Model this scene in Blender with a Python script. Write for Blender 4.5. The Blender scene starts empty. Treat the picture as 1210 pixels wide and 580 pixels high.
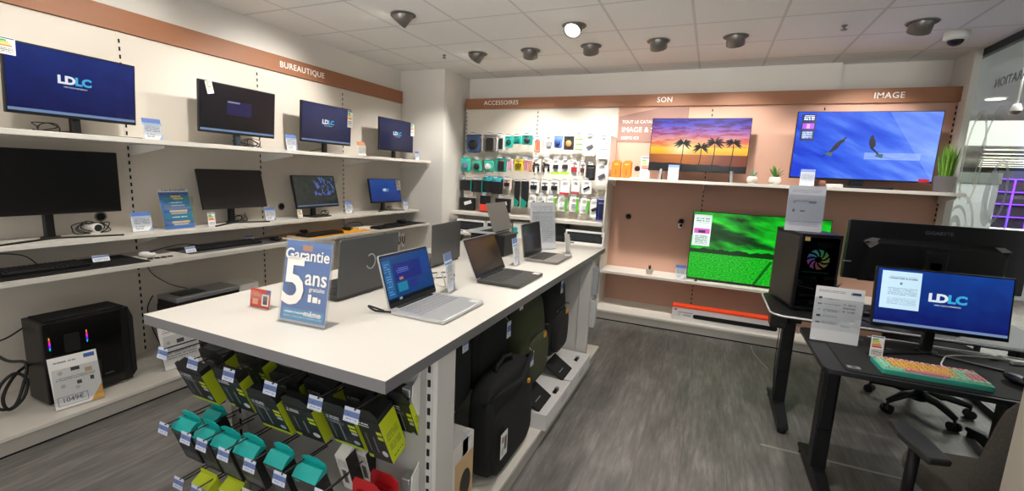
import bpy, bmesh, math, random
from mathutils import Matrix, Vector
random.seed(7)
PI = math.pi
SC = bpy.context.scene
COL = SC.collection
# ------------------------------------------------------------------ camera
yaw, pit, rol, FPX, CAMZ = -0.40855381, 0.158337524, 0.0462508817, 531.869, 1.54
f = Vector((math.sin(yaw)*math.cos(pit), math.cos(yaw)*math.cos(pit), -math.sin(pit)))
r0 = Vector((math.cos(yaw), -math.sin(yaw), 0)); u0 = r0.cross(f)
rr = r0*math.cos(rol) + u0*math.sin(rol); uu = -r0*math.sin(rol) + u0*math.cos(rol)
cd = bpy.data.cameras.new('camera'); cam = bpy.data.objects.new('camera', cd); COL.objects.link(cam)
cd.sensor_width = 36; cd.lens = FPX/1210*36; cd.clip_start = .05; cd.clip_end = 100
M = Matrix((rr, uu, -f)).transposed().to_4x4(); M.translation = (0, 0, CAMZ); cam.matrix_world = M
SC.camera = cam
# ------------------------------------------------------------------ view, world, light of the rest of the store
SC.view_settings.view_transform = 'Standard'; SC.view_settings.look = 'None'
SC.view_settings.gamma = 1; SC.view_settings.use_curve_mapping = False
EXPO = .75
SC.view_settings.exposure = EXPO
W = bpy.data.worlds.new('store_light'); SC.world = W; W.use_nodes = True
W.node_tree.nodes['Background'].inputs[0].default_value = (1, .985, .965, 1)
_g = W.node_tree.nodes.new('ShaderNodeTexCoord'); _s = W.node_tree.nodes.new('ShaderNodeSeparateXYZ'); _r = W.node_tree.nodes.new('ShaderNodeMapRange')
W.node_tree.links.new(_g.outputs['Generated'], _s.inputs[0]); W.node_tree.links.new(_s.outputs[2], _r.inputs['Value'])
for _k, _v in (('From Min', -.5), ('From Max', .25), ('To Min', 1.0), ('To Max', .38)): _r.inputs[_k].default_value = _v      # stronger from below to brighten the ceiling, dimmer from above
W.node_tree.links.new(_r.outputs[0], W.node_tree.nodes['Background'].inputs[1])
SPOT_W = 62
def spot(loc, target, watts, angle=75, blend=.7, color=(1, .955, .90), size=.05):
    d = bpy.data.lights.new('spot_beam', 'SPOT'); d.energy = watts; d.spot_size = math.radians(angle); d.spot_blend = blend
    d.color = color; d.shadow_soft_size = size
    o = bpy.data.objects.new('spot_beam', d); COL.objects.link(o); o.location = loc
    o.rotation_euler = (Vector(target)-Vector(loc)).to_track_quat('-Z', 'Y').to_euler(); return o
# ------------------------------------------------------------------ helpers
def lin(h):
    h = h.lstrip('#'); out = []
    for i in (0, 2, 4):
        c = int(h[i:i+2], 16)/255; out.append(c/12.92 if c <= .04045 else ((c+.055)/1.055)**2.4)
    return tuple(out)+(1,)
class SH:
    def __init__(s, name, col='#808080', rough=.5, metal=0, emit=None, strength=1, spec=.5):
        s.m = bpy.data.materials.new(name); s.m.use_nodes = True; s.nt = s.m.node_tree
        s.b = s.nt.nodes['Principled BSDF']; s.b.inputs['Base Color'].default_value = lin(col)
        s.b.inputs['Roughness'].default_value = rough; s.b.inputs['Metallic'].default_value = metal
        s.b.inputs['Specular IOR Level'].default_value = spec
        if emit: s.b.inputs['Emission Color'].default_value = lin(emit); s.b.inputs['Emission Strength'].default_value = strength*2**-EXPO
    def n(s, t, **k):
        nd = s.nt.nodes.new(t)
        for a, v in k.items(): setattr(nd, a, v)
        return nd
    def link(s, a, b): s.nt.links.new(a, b)
    def put(s, sock, v):
        if hasattr(v, 'is_linked'): s.link(v, sock)
        else: sock.default_value = v
    def coord(s, kind='UV'):
        if not hasattr(s, 'tc'): s.tc = s.n('ShaderNodeTexCoord')
        return s.tc.outputs[kind]
    def xyz(s, kind='UV'):
        q = s.n('ShaderNodeSeparateXYZ'); s.link(s.coord(kind), q.inputs[0]); return q.outputs
    def ma(s, op, a, b=0., c=None):
        q = s.n('ShaderNodeMath', operation=op); s.put(q.inputs[0], a); s.put(q.inputs[1], b)
        if c is not None: s.put(q.inputs[2], c)
        return q.outputs[0]
    def comb(s, x, y, z=0.):
        q = s.n('ShaderNodeCombineXYZ'); s.put(q.inputs[0], x); s.put(q.inputs[1], y); s.put(q.inputs[2], z); return q.outputs[0]
    def noise(s, vec, scale=5, detail=2, rough=.5):
        q = s.n('ShaderNodeTexNoise'); s.link(vec, q.inputs['Vector']); q.inputs['Scale'].default_value = scale
        q.inputs['Detail'].default_value = detail; q.inputs['Roughness'].default_value = rough; return q.outputs['Fac']
    def mix(s, fac, a, b):
        q = s.n('ShaderNodeMix', data_type='RGBA'); s.put(q.inputs['Factor'], fac)
        s.put(q.inputs['A'], lin(a) if isinstance(a, str) else a); s.put(q.inputs['B'], lin(b) if isinstance(b, str) else b)
        return q.outputs['Result']
    def ramp(s, fac, stops):
        q = s.n('ShaderNodeValToRGB'); s.put(q.inputs[0], fac); e = q.color_ramp.elements
        while len(e) < len(stops): e.new(.5)
        for i, (p, c) in enumerate(stops): e[i].position = p; e[i].color = lin(c)
        return q.outputs[0]
    def step(s, a, lo, hi): return s.ma('MULTIPLY', s.ma('GREATER_THAN', a, lo), s.ma('LESS_THAN', a, hi))
    def rect(s, u, v, x0, x1, y0, y1): return s.ma('MULTIPLY', s.step(u, x0, x1), s.step(v, y0, y1))
    def base(s, c): s.link(c, s.b.inputs['Base Color'])
    def emitc(s, c, k=1.): s.link(c, s.b.inputs['Emission Color']); s.b.inputs['Emission Strength'].default_value = k*2**-EXPO
    def bump(s, h, k=.2, d=.01):
        q = s.n('ShaderNodeBump'); q.inputs['Strength'].default_value = k; q.inputs['Distance'].default_value = d
        s.link(h, q.inputs['Height']); s.link(q.outputs[0], s.b.inputs['Normal'])
def layers(s, bg, L):
    x = s.xyz('UV'); u, v = x[0], x[1]; c = lin(bg) if isinstance(bg, str) else bg
    for l in L:
        k = l[0]
        if k == 'r': m = s.rect(u, v, *l[1:5]); col = l[5]
        elif k == 't':
            rows, col = l[5], l[6]; m = s.rect(u, v, *l[1:5])
            rv = s.ma('MULTIPLY', v, float(rows)); fr = s.ma('FRACT', rv); fl = s.ma('FLOOR', rv)
            nz = s.noise(s.comb(s.ma('MULTIPLY', u, float(l[7] if len(l) > 7 else 50)), s.ma('MULTIPLY', fl, 7.3)), 1, 1)
            m = s.ma('MULTIPLY', m, s.ma('MULTIPLY', s.ma('LESS_THAN', fr, .5), s.ma('GREATER_THAN', nz, .42)))
        elif k == 'c':
            cx, cy, rad, col, asp = l[1:6]
            du = s.ma('SUBTRACT', u, cx); dv = s.ma('MULTIPLY', s.ma('SUBTRACT', v, cy), asp)
            m = s.ma('LESS_THAN', s.ma('ADD', s.ma('MULTIPLY', du, du), s.ma('MULTIPLY', dv, dv)), rad*rad)
        elif k == 'tri':   # bottom right corner
            m = s.ma('GREATER_THAN', s.ma('SUBTRACT', u, s.ma('MULTIPLY', v, l[1])), l[2]); col = l[3]
        c = s.mix(m, c, col)
    return c
def printed(name, bg, L, rough=.45, emit=0):
    s = SH(name, '#ffffff', rough); c = layers(s, bg, L); s.base(c)
    if emit: s.emitc(c, emit); s.b.inputs['Base Color'].default_value = (0, 0, 0, 1)
    return s.m
def plain(name, col, rough=.5, metal=0, spec=.5): return SH(name, col, rough, metal, spec=spec).m

class MB:
    def __init__(s): s.v = []; s.f = []; s.mi = []; s.uv = []; s.sm = []
    def face(s, pts, mi=0, uv=None, smooth=False):
        i = len(s.v); s.v += [tuple(p) for p in pts]; s.f.append(tuple(range(i, i+len(pts)))); s.mi.append(mi)
        s.uv.append(uv or [(0, 0)]*len(pts)); s.sm.append(smooth)
    def box(s, x0, x1, y0, y1, z0, z1, mi=0, front=None, right=None, top=None, left=None, back=None):
        i = len(s.v); s.v += [(x, y, z) for z in (z0, z1) for y in (y0, y1) for x in (x0, x1)]
        U = [(0, 0), (1, 0), (1, 1), (0, 1)]
        for idx, m in (((0, 1, 5, 4), front), ((1, 3, 7, 5), right), ((3, 2, 6, 7), back), ((2, 0, 4, 6), left), ((4, 5, 7, 6), top), ((2, 3, 1, 0), None)):
            s.f.append(tuple(i+k for k in idx)); s.mi.append(mi if m is None else m); s.uv.append(U); s.sm.append(False)
        return s
    def prism(s, poly, a0, a1, ax='z', mi=0, cap=None, uvcap=True):
        xs = [p[0] for p in poly]; ys = [p[1] for p in poly]; X0, X1, Y0, Y1 = min(xs), max(xs), min(ys), max(ys)
        P = {'z': lambda p, a: (p[0], p[1], a), 'y': lambda p, a: (p[0], a, p[1]), 'x': lambda p, a: (a, p[0], p[1])}[ax]
        i = len(s.v); n = len(poly); s.v += [P(p, a0) for p in poly]+[P(p, a1) for p in poly]
        uv = [((p[0]-X0)/(X1-X0+1e-9), (p[1]-Y0)/(Y1-Y0+1e-9)) for p in poly]
        for k in range(n):
            j = (k+1) % n; s.f.append((i+k, i+j, i+n+j, i+n+k)); s.mi.append(mi); s.uv.append([(0, 0)]*4); s.sm.append(False)
        cm = mi if cap is None else cap
        s.f.append(tuple(i+k for k in reversed(range(n)))); s.mi.append(cm); s.uv.append(uv[::-1]); s.sm.append(False)
        s.f.append(tuple(i+n+k for k in range(n))); s.mi.append(cm); s.uv.append(uv); s.sm.append(False)
        return s
    def tube(s, pts, r, n=8, mi=0, closed=False):
        pts = [Vector(p) for p in pts]; R = r if isinstance(r, (list, tuple)) else [r]*len(pts)
        i0 = len(s.v); prev = None
        for k, p in enumerate(pts):
            a = pts[max(k-1, 0)]; b = pts[min(k+1, len(pts)-1)]; t = (b-a).normalized()
            up = prev if prev is not None else (Vector((0, 0, 1)) if abs(t.z) < .9 else Vector((1, 0, 0)))
            x = t.cross(up).normalized(); y = x.cross(t).normalized(); prev = y
            for q in range(n):
                an = 2*PI*q/n; s.v.append(tuple(p+(x*math.cos(an)+y*math.sin(an))*R[k]))
        for k in range(len(pts)-1):
            for q in range(n):
                a = i0+k*n+q; b = i0+k*n+(q+1) % n; s.f.append((a, b, b+n, a+n)); s.mi.append(mi); s.uv.append([(0, 0)]*4); s.sm.append(True)
        for base, rev in ((i0, False), (i0+(len(pts)-1)*n, True)):
            idx = [base+q for q in range(n)]; s.f.append(tuple(idx if rev else idx[::-1])); s.mi.append(mi); s.uv.append([(0, 0)]*n); s.sm.append(False)
        return s
    def cyl(s, p0, p1, r0, r1=None, n=20, mi=0): return s.tube([p0, p1], [r0, r0 if r1 is None else r1], n, mi)
    def lathe(s, prof, c=(0, 0, 0), n=24, mi=0):
        i0 = len(s.v)
        for (r, z) in prof:
            for q in range(n): an = 2*PI*q/n; s.v.append((c[0]+r*math.cos(an), c[1]+r*math.sin(an), c[2]+z))
        for k in range(len(prof)-1):
            for q in range(n):
                a = i0+k*n+q; b = i0+k*n+(q+1) % n; s.f.append((a, b, b+n, a+n)); s.mi.append(mi); s.uv.append([(0, 0)]*4); s.sm.append(True)
        return s
    def blob(s, c, w, d, h, e=3.0, nu=28, nv=18, wob=.0, seed=0, mi=0, taper=0, sag=0):
        """superellipsoid cushion: w along x, d along y, h along z"""
        rnd = random.Random(seed); ph = [rnd.uniform(0, 6) for _ in range(6)]; i0 = len(s.v)
        sg = lambda t, p: math.copysign(abs(t)**p, t); p = 2/e
        for j in range(nv+1):
            b = -PI/2+PI*j/nv
            for i in range(nu):
                a = 2*PI*i/nu
                x = sg(math.cos(b), p)*sg(math.cos(a), p); y = sg(math.cos(b), p)*sg(math.sin(a), p); z = sg(math.sin(b), p)
                k = 1+wob*(math.sin(5*a+ph[0]+2*b)+math.sin(3*a+6*b+ph[1])+.6*math.sin(9*b+ph[2]+2*a))
                tz = 1-taper*(z*.5+.5)
                s.v.append((c[0]+x*w/2*k*tz, c[1]+y*d/2*k*(tz if taper else 1)*(1-sag*z), c[2]+z*h/2))
        for j in range(nv):
            for i in range(nu):
                a = i0+j*nu+i; b = i0+j*nu+(i+1) % nu; s.f.append((a, b, b+nu, a+nu)); s.mi.append(mi); s.uv.append([(0, 0)]*4); s.sm.append(True)
        return s
    def xf(s, M, start=0):
        for k in range(start, len(s.v)): s.v[k] = tuple(M @ Vector(s.v[k]))
        return s
    def build(s, name, mats, parent=None, bevel=0, seg=2, sub=0, loc=None, rot=None):
        me = bpy.data.meshes.new(name); me.from_pydata(s.v, [], s.f)
        uvl = me.uv_layers.new(name='UVMap'); k = 0
        if not isinstance(mats, (list, tuple)): mats = [mats]
        for m in mats: me.materials.append(m)
        for pi, p in enumerate(me.polygons):
            p.material_index = min(s.mi[pi], len(mats)-1); p.use_smooth = s.sm[pi]
            for li, uv in zip(p.loop_indices, s.uv[pi]): uvl.data[li].uv = uv
        bm = bmesh.new(); bm.from_mesh(me)
        bmesh.ops.remove_doubles(bm, verts=bm.verts, dist=1e-5); bmesh.ops.recalc_face_normals(bm, faces=bm.faces)
        bm.to_mesh(me); bm.free()
        o = bpy.data.objects.new(name, me); COL.objects.link(o)
        if parent: o.parent = parent
        if loc: o.location = loc
        if rot: o.rotation_euler = rot
        if bevel:
            b = o.modifiers.new('bevel', 'BEVEL'); b.width = bevel; b.segments = seg; b.limit_method = 'ANGLE'; b.angle_limit = .7
        if sub:
            b = o.modifiers.new('subdivision', 'SUBSURF'); b.levels = sub; b.render_levels = sub
        return o
def tag(o, label, cat, group=None, kind=None):
    o['label'] = label; o['category'] = cat
    if group: o['group'] = group
    if kind: o['kind'] = kind
    return o
def thing(name, label, cat, loc=(0, 0, 0), rz=0, group=None, rx=0):
    o = bpy.data.objects.new(name, None); COL.objects.link(o); o.location = loc; o.rotation_euler = (rx, 0, rz)
    o.empty_display_size = .1
    return tag(o, label, cat, group)
def struct(name, mb, mats, parent=None, **k):
    o = mb.build(name, mats, parent, **k); o['kind'] = 'structure'; return o
def copy_tree(o, parent=None):
    c = o.copy(); COL.objects.link(c); c.parent = parent
    for ch in o.children: copy_tree(ch, c)
    return c
def text(s, size, mat, parent=None, loc=(0, 0, 0), rot=(PI/2, 0, 0), ext=.0008, bold=.0, align='CENTER', name='lettering', sx=1, kern=1.):
    cu = bpy.data.curves.new(name, 'FONT'); cu.body = s; cu.size = size; cu.extrude = ext; cu.offset = bold*size; cu.align_x = align; cu.align_y = 'CENTER'
    cu.resolution_u = 3; cu.space_character = kern
    t = bpy.data.objects.new(name, cu); me = bpy.data.meshes.new_from_object(t); bpy.data.objects.remove(t)
    me.materials.clear(); me.materials.append(mat)
    o = bpy.data.objects.new(name, me); COL.objects.link(o); o.parent = parent; o.location = loc; o.rotation_euler = rot; o.scale = (sx, 1, 1)
    return o
def rrect(w, h, r, n=5, cx=0, cy=0):
    out = []
    for (sx, sy, a0) in ((1, -1, -PI/2), (1, 1, 0), (-1, 1, PI/2), (-1, -1, PI)):
        for k in range(n+1):
            a = a0+PI/2*k/n; out.append((cx+sx*(w/2-r)+r*math.cos(a), cy+sy*(h/2-r)+r*math.sin(a)))
    return out
def R(d): return math.radians(d)
# ------------------------------------------------------------------ materials
white = plain('white_laminate', '#d9d4ca', .45)
white_in = plain('white_panel_paint', '#d2cbbf', .6)
offwhite = plain('off_white_plastic', '#e6e4de', .4)
greyed = plain('grey_table_edge', '#6c6a6b', .5)
black = plain('black_plastic', '#0b0b0c', .38)
blackm = plain('matt_black_metal', '#111214', .5, .2)
dgrey = plain('dark_grey_plastic', '#26272a', .4)
slot = plain('slot_shadow_black', '#0d0b0a', .9)
silver = plain('silver_metal', '#a3a5a8', .35, .7)
chrome = plain('chrome_metal', '#c4c6c8', .2, 1)
lampgrey = plain('lamp_grey_metal', '#77736d', .4, .6)
wtext = plain('white_lettering', '#f4efe8', .6)
rubber = plain('black_cable_rubber', '#080808', .5)
wrubber = plain('white_cable_rubber', '#dedcd8', .5)
def paint(name, col, amp=.03, sc=3, rough=.85):
    s = SH(name, col, rough); n = s.noise(s.coord('Object'), sc, 3)
    c = lin(col); s.base(s.mix(n, tuple(x*(1-amp) for x in c[:3])+(1,), tuple(min(1, x*(1+amp)) for x in c[:3])+(1,)))
    return s.m
wallm = paint('warm_white_wall_paint', '#dcd8d0')
panelm = paint('white_shelving_back_panel', '#d8d0c3')
pinkm = paint('dusty_pink_back_panel', '#c39a86', .03)
s = SH('brown_sign_band', '#94603f', .55); x = s.xyz('Object')
nz = s.noise(s.comb(s.ma('MULTIPLY', x[0], 1.), s.ma('MULTIPLY', x[1], 1.), s.ma('MULTIPLY', x[2], 40.)), 6, 3); s.base(s.mix(nz, '#905e40', '#9e6a49')); bandm = s.m
# floor: grey wood-look vinyl, grain along y
s = SH('grey_wood_vinyl_floor', '#807a72', .5, spec=.35); x = s.xyz('Object')
row = s.ma('FLOOR', s.ma('DIVIDE', x[0], .23)); off = s.ma('FRACT', s.ma('MULTIPLY', s.ma('SINE', s.ma('MULTIPLY', row, 12.9)), 43758.5))
fine = s.noise(s.comb(s.ma('MULTIPLY', x[0], 42.), s.ma('ADD', s.ma('MULTIPLY', x[1], 5.), s.ma('MULTIPLY', off, 9.))), 1, 6, .65)
broad = s.noise(s.comb(s.ma('MULTIPLY', x[0], 8.), s.ma('ADD', s.ma('MULTIPLY', x[1], 2.2), s.ma('MULTIPLY', off, 5.))), 1, 3)
plank = s.noise(s.comb(s.ma('MULTIPLY', row, 3.1), s.ma('FLOOR', s.ma('ADD', s.ma('DIVIDE', x[1], 1.25), s.ma('MULTIPLY', off, 3.)))), 1, 0)
val = s.ma('ADD', s.ma('ADD', s.ma('MULTIPLY', fine, .6), s.ma('MULTIPLY', broad, .5)), s.ma('MULTIPLY', plank, .25))
c = s.ramp(val, [(.42, '#4c4a47'), (.68, '#716e6a'), (.95, '#96928c')])
fx = s.ma('FRACT', s.ma('DIVIDE', x[0], .23)); seam = s.ma('LESS_THAN', fx, .012)
s.base(s.mix(s.ma('MULTIPLY', seam, .35), c, '#2c2a28')); s.bump(fine, .08, .002); floorm = s.m
# ceiling: 600 mm mineral tiles in a white grid
s = SH('mineral_fibre_ceiling_tiles', '#dedad4', .9); x = s.xyz('Object')
gx = s.ma('FRACT', s.ma('DIVIDE', s.ma('ADD', x[0], 60.85+.012), .6)); gy = s.ma('FRACT', s.ma('DIVIDE', s.ma('ADD', x[1], 60-3.96+.012), .6))
g = s.ma('MAXIMUM', s.ma('LESS_THAN', gx, .034), s.ma('LESS_THAN', gy, .034))
pit = s.noise(s.coord('Object'), 90, 2); tile = s.mix(pit, '#e4e2de', '#efede9'); s.base(s.mix(g, tile, '#cfcdca')); s.bump(s.ma('SUBTRACT', pit, g), .15, .004); ceilm = s.m
def glassmat(name, tint=(.93, .97, .96), gl=.08):
    m = bpy.data.materials.new(name); m.use_nodes = True; nt = m.node_tree; nt.nodes.clear()
    o = nt.nodes.new('ShaderNodeOutputMaterial'); t = nt.nodes.new('ShaderNodeBsdfTransparent'); t.inputs[0].default_value = (*tint, 1)
    g = nt.nodes.new('ShaderNodeBsdfGlossy'); g.inputs['Roughness'].default_value = .02; mx = nt.nodes.new('ShaderNodeMixShader'); mx.inputs[0].default_value = gl
    nt.links.new(t.outputs[0], mx.inputs[1]); nt.links.new(g.outputs[0], mx.inputs[2]); nt.links.new(mx.outputs[0], o.inputs[0]); return m
glass = glassmat('clear_partition_glass'); acryl = glassmat('clear_acrylic', (.96, .97, .98), .12)
smoked = glassmat('smoked_case_glass', (.22, .23, .25), .07)
def frost(name, col, k):
    m = bpy.data.materials.new(name); m.use_nodes = True; nt = m.node_tree; nt.nodes.clear()
    o = nt.nodes.new('ShaderNodeOutputMaterial'); t = nt.nodes.new('ShaderNodeBsdfTransparent')
    g = nt.nodes.new('ShaderNodeBsdfDiffuse'); g.inputs[0].default_value = lin(col); mx = nt.nodes.new('ShaderNodeMixShader'); mx.inputs[0].default_value = k
    nt.links.new(t.outputs[0], mx.inputs[1]); nt.links.new(g.outputs[0], mx.inputs[2]); nt.links.new(mx.outputs[0], o.inputs[0]); return m
frosted = frost('frosted_vinyl_film', '#d3dad2', .55)
# ------------------------------------------------------------------ room shell
struct('floor', MB().box(-3.9, 20, -.2, 34, -.06, 0), floorm)
struct('ceiling', MB().box(-3.9, 2.06, -1.2, 5.72, 2.75, 2.83), ceilm)
struct('wall_left', MB().box(-3.9, -3.745, -2.6, 5.72, 0, 2.75), wallm)
struct('wall_back', MB().box(-3.745, 2.06, 5.57, 5.72, 0, 2.75), wallm)
struct('wall_column', MB().box(-3.745, -3.09, 4.86, 5.57, 0, 2.75), wallm)
struct('trim_1', MB().box(-3.09, 1.04, 5.48, 5.57, 2.3, 2.75), wallm)                # bulkhead over the shelving
for k, y in enumerate((.83, 1.835, 2.84, 3.84)):                                     # board joints carry the slotted uprights
    pass
struct('wall_panelling', MB().box(-3.745, -3.722, -1.2, 4.845, 0, 2.35), panelm)
struct('wall_panel_white', MB().box(-3.045, -1.06, 5.33, 5.5, 0, 2.34), panelm)
struct('wall_panel_pink', MB().box(-1.06, 1.905, 5.33, 5.5, 0, 2.34), pinkm)
def upright(n, along, pos, wall, z0, z1):
    mb = MB(); w = .0085
    if along == 'y':
        mb.box(wall, wall+.002, pos-.014, pos+.014, z0, z1)
        z = z0+.02
        while z < z1-.03: mb.box(wall+.001, wall+.003, pos-w/1.6, pos+w/1.6, z, z+.026, 1); z += .05
    else:
        mb.box(pos-.014, pos+.014, wall-.002, wall, z0, z1)
        z = z0+.02
        while z < z1-.03: mb.box(pos-w/1.6, pos+w/1.6, wall-.003, wall-.001, z, z+.026, 1); z += .05
    return mb
n = 2
for y in (-.17, .83, 1.835, 2.84, 3.84): struct('trim_%d' % n, upright(n, 'y', y, -3.722, .11, 2.35), [panelm, slot]); n += 1
for x0, m in ((-3.035, panelm), (-2.042, panelm)): struct('trim_%d' % n, upright(n, 'x', x0, 5.33, .11, 2.34), [m, slot]); n += 1
for x0 in (-.078, .917, 1.895): struct('trim_%d' % n, upright(n, 'x', x0, 5.33, .11, 2.34), [pinkm, slot]); n += 1
# ------------------------------------------------------------------ sign bands with their words
def band(name, mb, label, words):
    t = thing(name, label, 'sign'); mb.build('band', bandm, t, bevel=.001)
    for w, size, loc, rot, nm in words: text(w, size, wtext, t, loc, rot, .001, .006, name=nm, kern=1.08)
    return t
band('sign_band', MB().box(-3.745, -3.70, -1.2, 4.845, 2.352, 2.497), 'brown sign band reading BUREAUTIQUE high along the left wall',
     [('BUREAUTIQUE', .074, (-3.698, 3.315, 2.423), (PI/2, 0, PI/2), 'lettering')])
band('sign_band', MB().box(-3.045, 1.905, 5.30, 5.45, 2.34, 2.468), 'long brown sign band over the back wall shelving reading ACCESSOIRES, SON and IMAGE',
     [('ACCESSOIRES', .073, (-2.535, 5.298, 2.41), (PI/2, 0, 0), 'accessories_word'), ('SON', .076, (-.567, 5.298, 2.405), (PI/2, 0, 0), 'sound_word'), ('IMAGE', .075, (1.395, 5.298, 2.402), (PI/2, 0, 0), 'picture_word')])
# catalogue banner on pink panel
ban = thing('catalogue_banner', 'taupe banner on the pink panel half hidden behind the sunset television', 'banner')
MB().prism([(-1.05, 1.955), (-.31, 1.955), (-.31, 2.325), (-.62, 2.325), (-1.05, 2.235)], 5.322, 5.329, 'y').build('board', plain('taupe_board', '#937066', .7), ban)
for w, sz, z in (('TOUT LE CATALOGUE', .046, 2.175), ('IMAGE & SON', .078, 2.088), ('DISPO ICI', .046, 1.998)):
    text(w, sz, wtext, ban, (-1.01, 5.3205, z), (PI/2, 0, 0),   .0006, .0, align='LEFT')
# ------------------------------------------------------------------ wall shelving
def shelf(name, label, x0, x1, y0, y1, z, t=.03, mat=None, brackets=(), side='left', group=None):
    T = thing(name, label, 'shelf', (0, 0, 0)); MB().box(x0, x1, y0, y1, z-t, z).build('board', mat or white, T, bevel=.002)
    for b in brackets:
        if side == 'left': mb = MB().prism([(x0, z-t-.002), (x1-.06, z-t-.002), (x1-.06, z-t-.02), (x0+.04, z-t-.075), (x0, z-t-.075)], b-.002, b+.002, 'y')
        else: mb = MB().prism([(y1, z-t-.002), (y0+.06, z-t-.002), (y0+.06, z-t-.02), (y1-.04, z-t-.075), (y1, z-t-.075)], b-.002, b+.002, 'x')
        mb.build('bracket', offwhite, T)
    return T
YB = (-.165, .835, 1.845, 2.845, 3.845, 4.835)
shelf('wall_shelf', 'upper white shelf on the left wall under the four lit blue monitors', -3.722, -3.262, -1.15, 4.845, 1.65, .03, brackets=YB[1:])
shelf('wall_shelf', 'middle white shelf on the left wall carrying the lower monitors', -3.722, -3.43, -1.15, 4.845, 1.03, .028, brackets=YB[1:])
shelf('wall_shelf', 'lower white shelf on the left wall carrying keyboards and mice', -3.722, -3.262, -1.15, 4.845, .868, .028, brackets=YB[1:])
def plinth(label, mb_top, mb_front, mb_kick, parent_loc=(0, 0, 0)):
    T = thing('shelf_plinth', label, 'plinth'); mb_top.build('top_board', white, T, bevel=.002); mb_front.build('front_panel', offgrey, T); mb_kick.build('kick_strip', slot, T); return T
offgrey = plain('light_grey_plinth_front', '#aaa69e', .5)
plinth('white plinth running along the floor under the left wall shelves', MB().box(-3.722, -3.118, -1.15, 4.845, .088, .11), MB().box(-3.14, -3.124, -1.15, 4.845, .014, .088), MB().box(-3.16, -3.132, -1.15, 4.845, 0, .014))
plinth('white plinth along the floor under the back wall shelving', MB().box(-3.045, 1.905, 4.79, 5.33, .09, .112), MB().box(-3.045, 1.905, 4.796, 4.812, .014, .09), MB().box(-3.045, 1.905, 4.804, 4.83, 0, .014))
shelf('wall_shelf', 'long white shelf under the sunset and blue televisions on the back wall', -1.035, 1.925, 4.93, 5.33, 1.55, .03, brackets=(-1.03, -.078, .917, 1.89), side='back')
shelf('wall_shelf', 'lower white shelf on the pink panel carrying the green television', -1.055, 1.905, 4.97, 5.33, .513, .028, brackets=(-.078, .917), side='back')
T = shelf('wall_shelf', 'white shelf closing the accessory pegs just above the keyboard boxes', -3.04, -1.062, 5.0, 5.33, 1.035, .04, brackets=(-3.035, -2.04, -1.066), side='back')
shelf('wall_shelf', 'low white shelf holding boxed keyboards under the accessory pegs', -3.04, -1.062, 4.95, 5.33, .775, .03, brackets=(-3.035, -2.04, -1.066), side='back')
shelf('wall_shelf', 'lowest white shelf left of the pink panel, behind the island table', -3.04, -1.062, 4.93, 5.33, .45, .03, side='back')
MB().box(-1.075, -1.058, 5.0, 5.33, .112, 2.0).build('side_panel', white, T)
# ------------------------------------------------------------------ ceiling fittings
lens_off = plain('frosted_lamp_lens', '#bdb9b2', .3)
lens_on = SH('glowing_lamp_lens', '#ffffff', .3, emit='#fff6e6', strength=14).m
def eyeball(x, y, target, label, watts=SPOT_W, on=False, angle=78, tilt=35):
    T = thing('ceiling_spotlight', label, 'spotlight', (x, y, 2.75))
    d = (Vector(target)-Vector((x, y, 2.75))); az = math.atan2(d.y, d.x)
    MB().lathe([(.06, 0), (.098, 0), (.1, -.004), (.094, -.009), (.072, -.009), (.06, -.004)]).build('trim_ring', lampgrey, T)
    MB().cyl((0, 0, -.001), (0, 0, -.0095), .09, n=28).build('socket_plate', dgrey, T)
    q = Matrix.Rotation(az, 4, 'Z') @ Matrix.Rotation(-R(tilt), 4, 'Y')
    MB().lathe([(0, .078), (.072, .078), (.072, -.07), (.066, -.073), (.062, -.06), (.06, -.03)], n=28).xf(q).build('barrel', lampgrey, T)
    MB().cyl((0, 0, -.055), (0, 0, -.05), .061, n=24).xf(q).build('lens', lens_on, T)
    dirn = (q @ Vector((0, 0, -1))).normalized()
    l = spot(tuple(dirn*.085), tuple(dirn*.085+d), watts, angle); l.parent = T
    return T
eyeball(-2.39, 3.13, (-3.72, 2.9, 1.75), 'tilted grey spotlight nearest the BUREAUTIQUE band', 64, tilt=42)
eyeball(-2.36, 4.33, (-3.4, 4.5, 1.2), 'leftmost grey spotlight of the row along the back wall', tilt=42)
eyeball(-1.78, 4.35, (-2.1, 5.3, 1.4), 'second grey spotlight from the left in the back row')
eyeball(-1.17, 4.34, (-1.3, 5.3, 1.4), 'grey spotlight just below the glaring white one')
eyeball(-.565, 4.33, (-.5, 5.3, 1.6), 'grey spotlight above the word SON')
eyeball(.05, 4.36, (.15, 5.3, 1.6), 'grey spotlight between the words SON and IMAGE')
eyeball(1.26, 4.33, (1.2, 5.3, 1.6), 'large grey spotlight above the word IMAGE')
eyeball(-1.16, 3.745, (-1.25, 2.2, .98), 'spotlight with its glaring white lens turned to the room', 44, on=True, tilt=38)
for i, (x, y, t, w) in enumerate(((-2.39, 1.9, (-3.72, 1.8, 1.85), 38), (-2.39, .7, (-3.72, .9, 1.9), 18), (-1.2, 1.3, (-1.2, 1.6, .98), 27), (.6, 2.5, (.4, 3.4, .3), 30), (-.1, 1.9, (-.2, 2.9, 0), 50), (1.2, 1.0, (1.1, 2.2, .5), 22), (-1.2, .1, (-1.3, .9, .7), 22))):
    eyeball(x, y, t, ('spotlight out of view above the left wall keyboards', 'spotlight out of view over the near end of the left wall', 'spotlight out of view over the near end of the island table', 'spotlight out of view over the black desk', 'spotlight out of view over the aisle', 'spotlight out of view behind the desk chair', 'spotlight out of view before the hanging accessories')[i], w, tilt=30)
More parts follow.
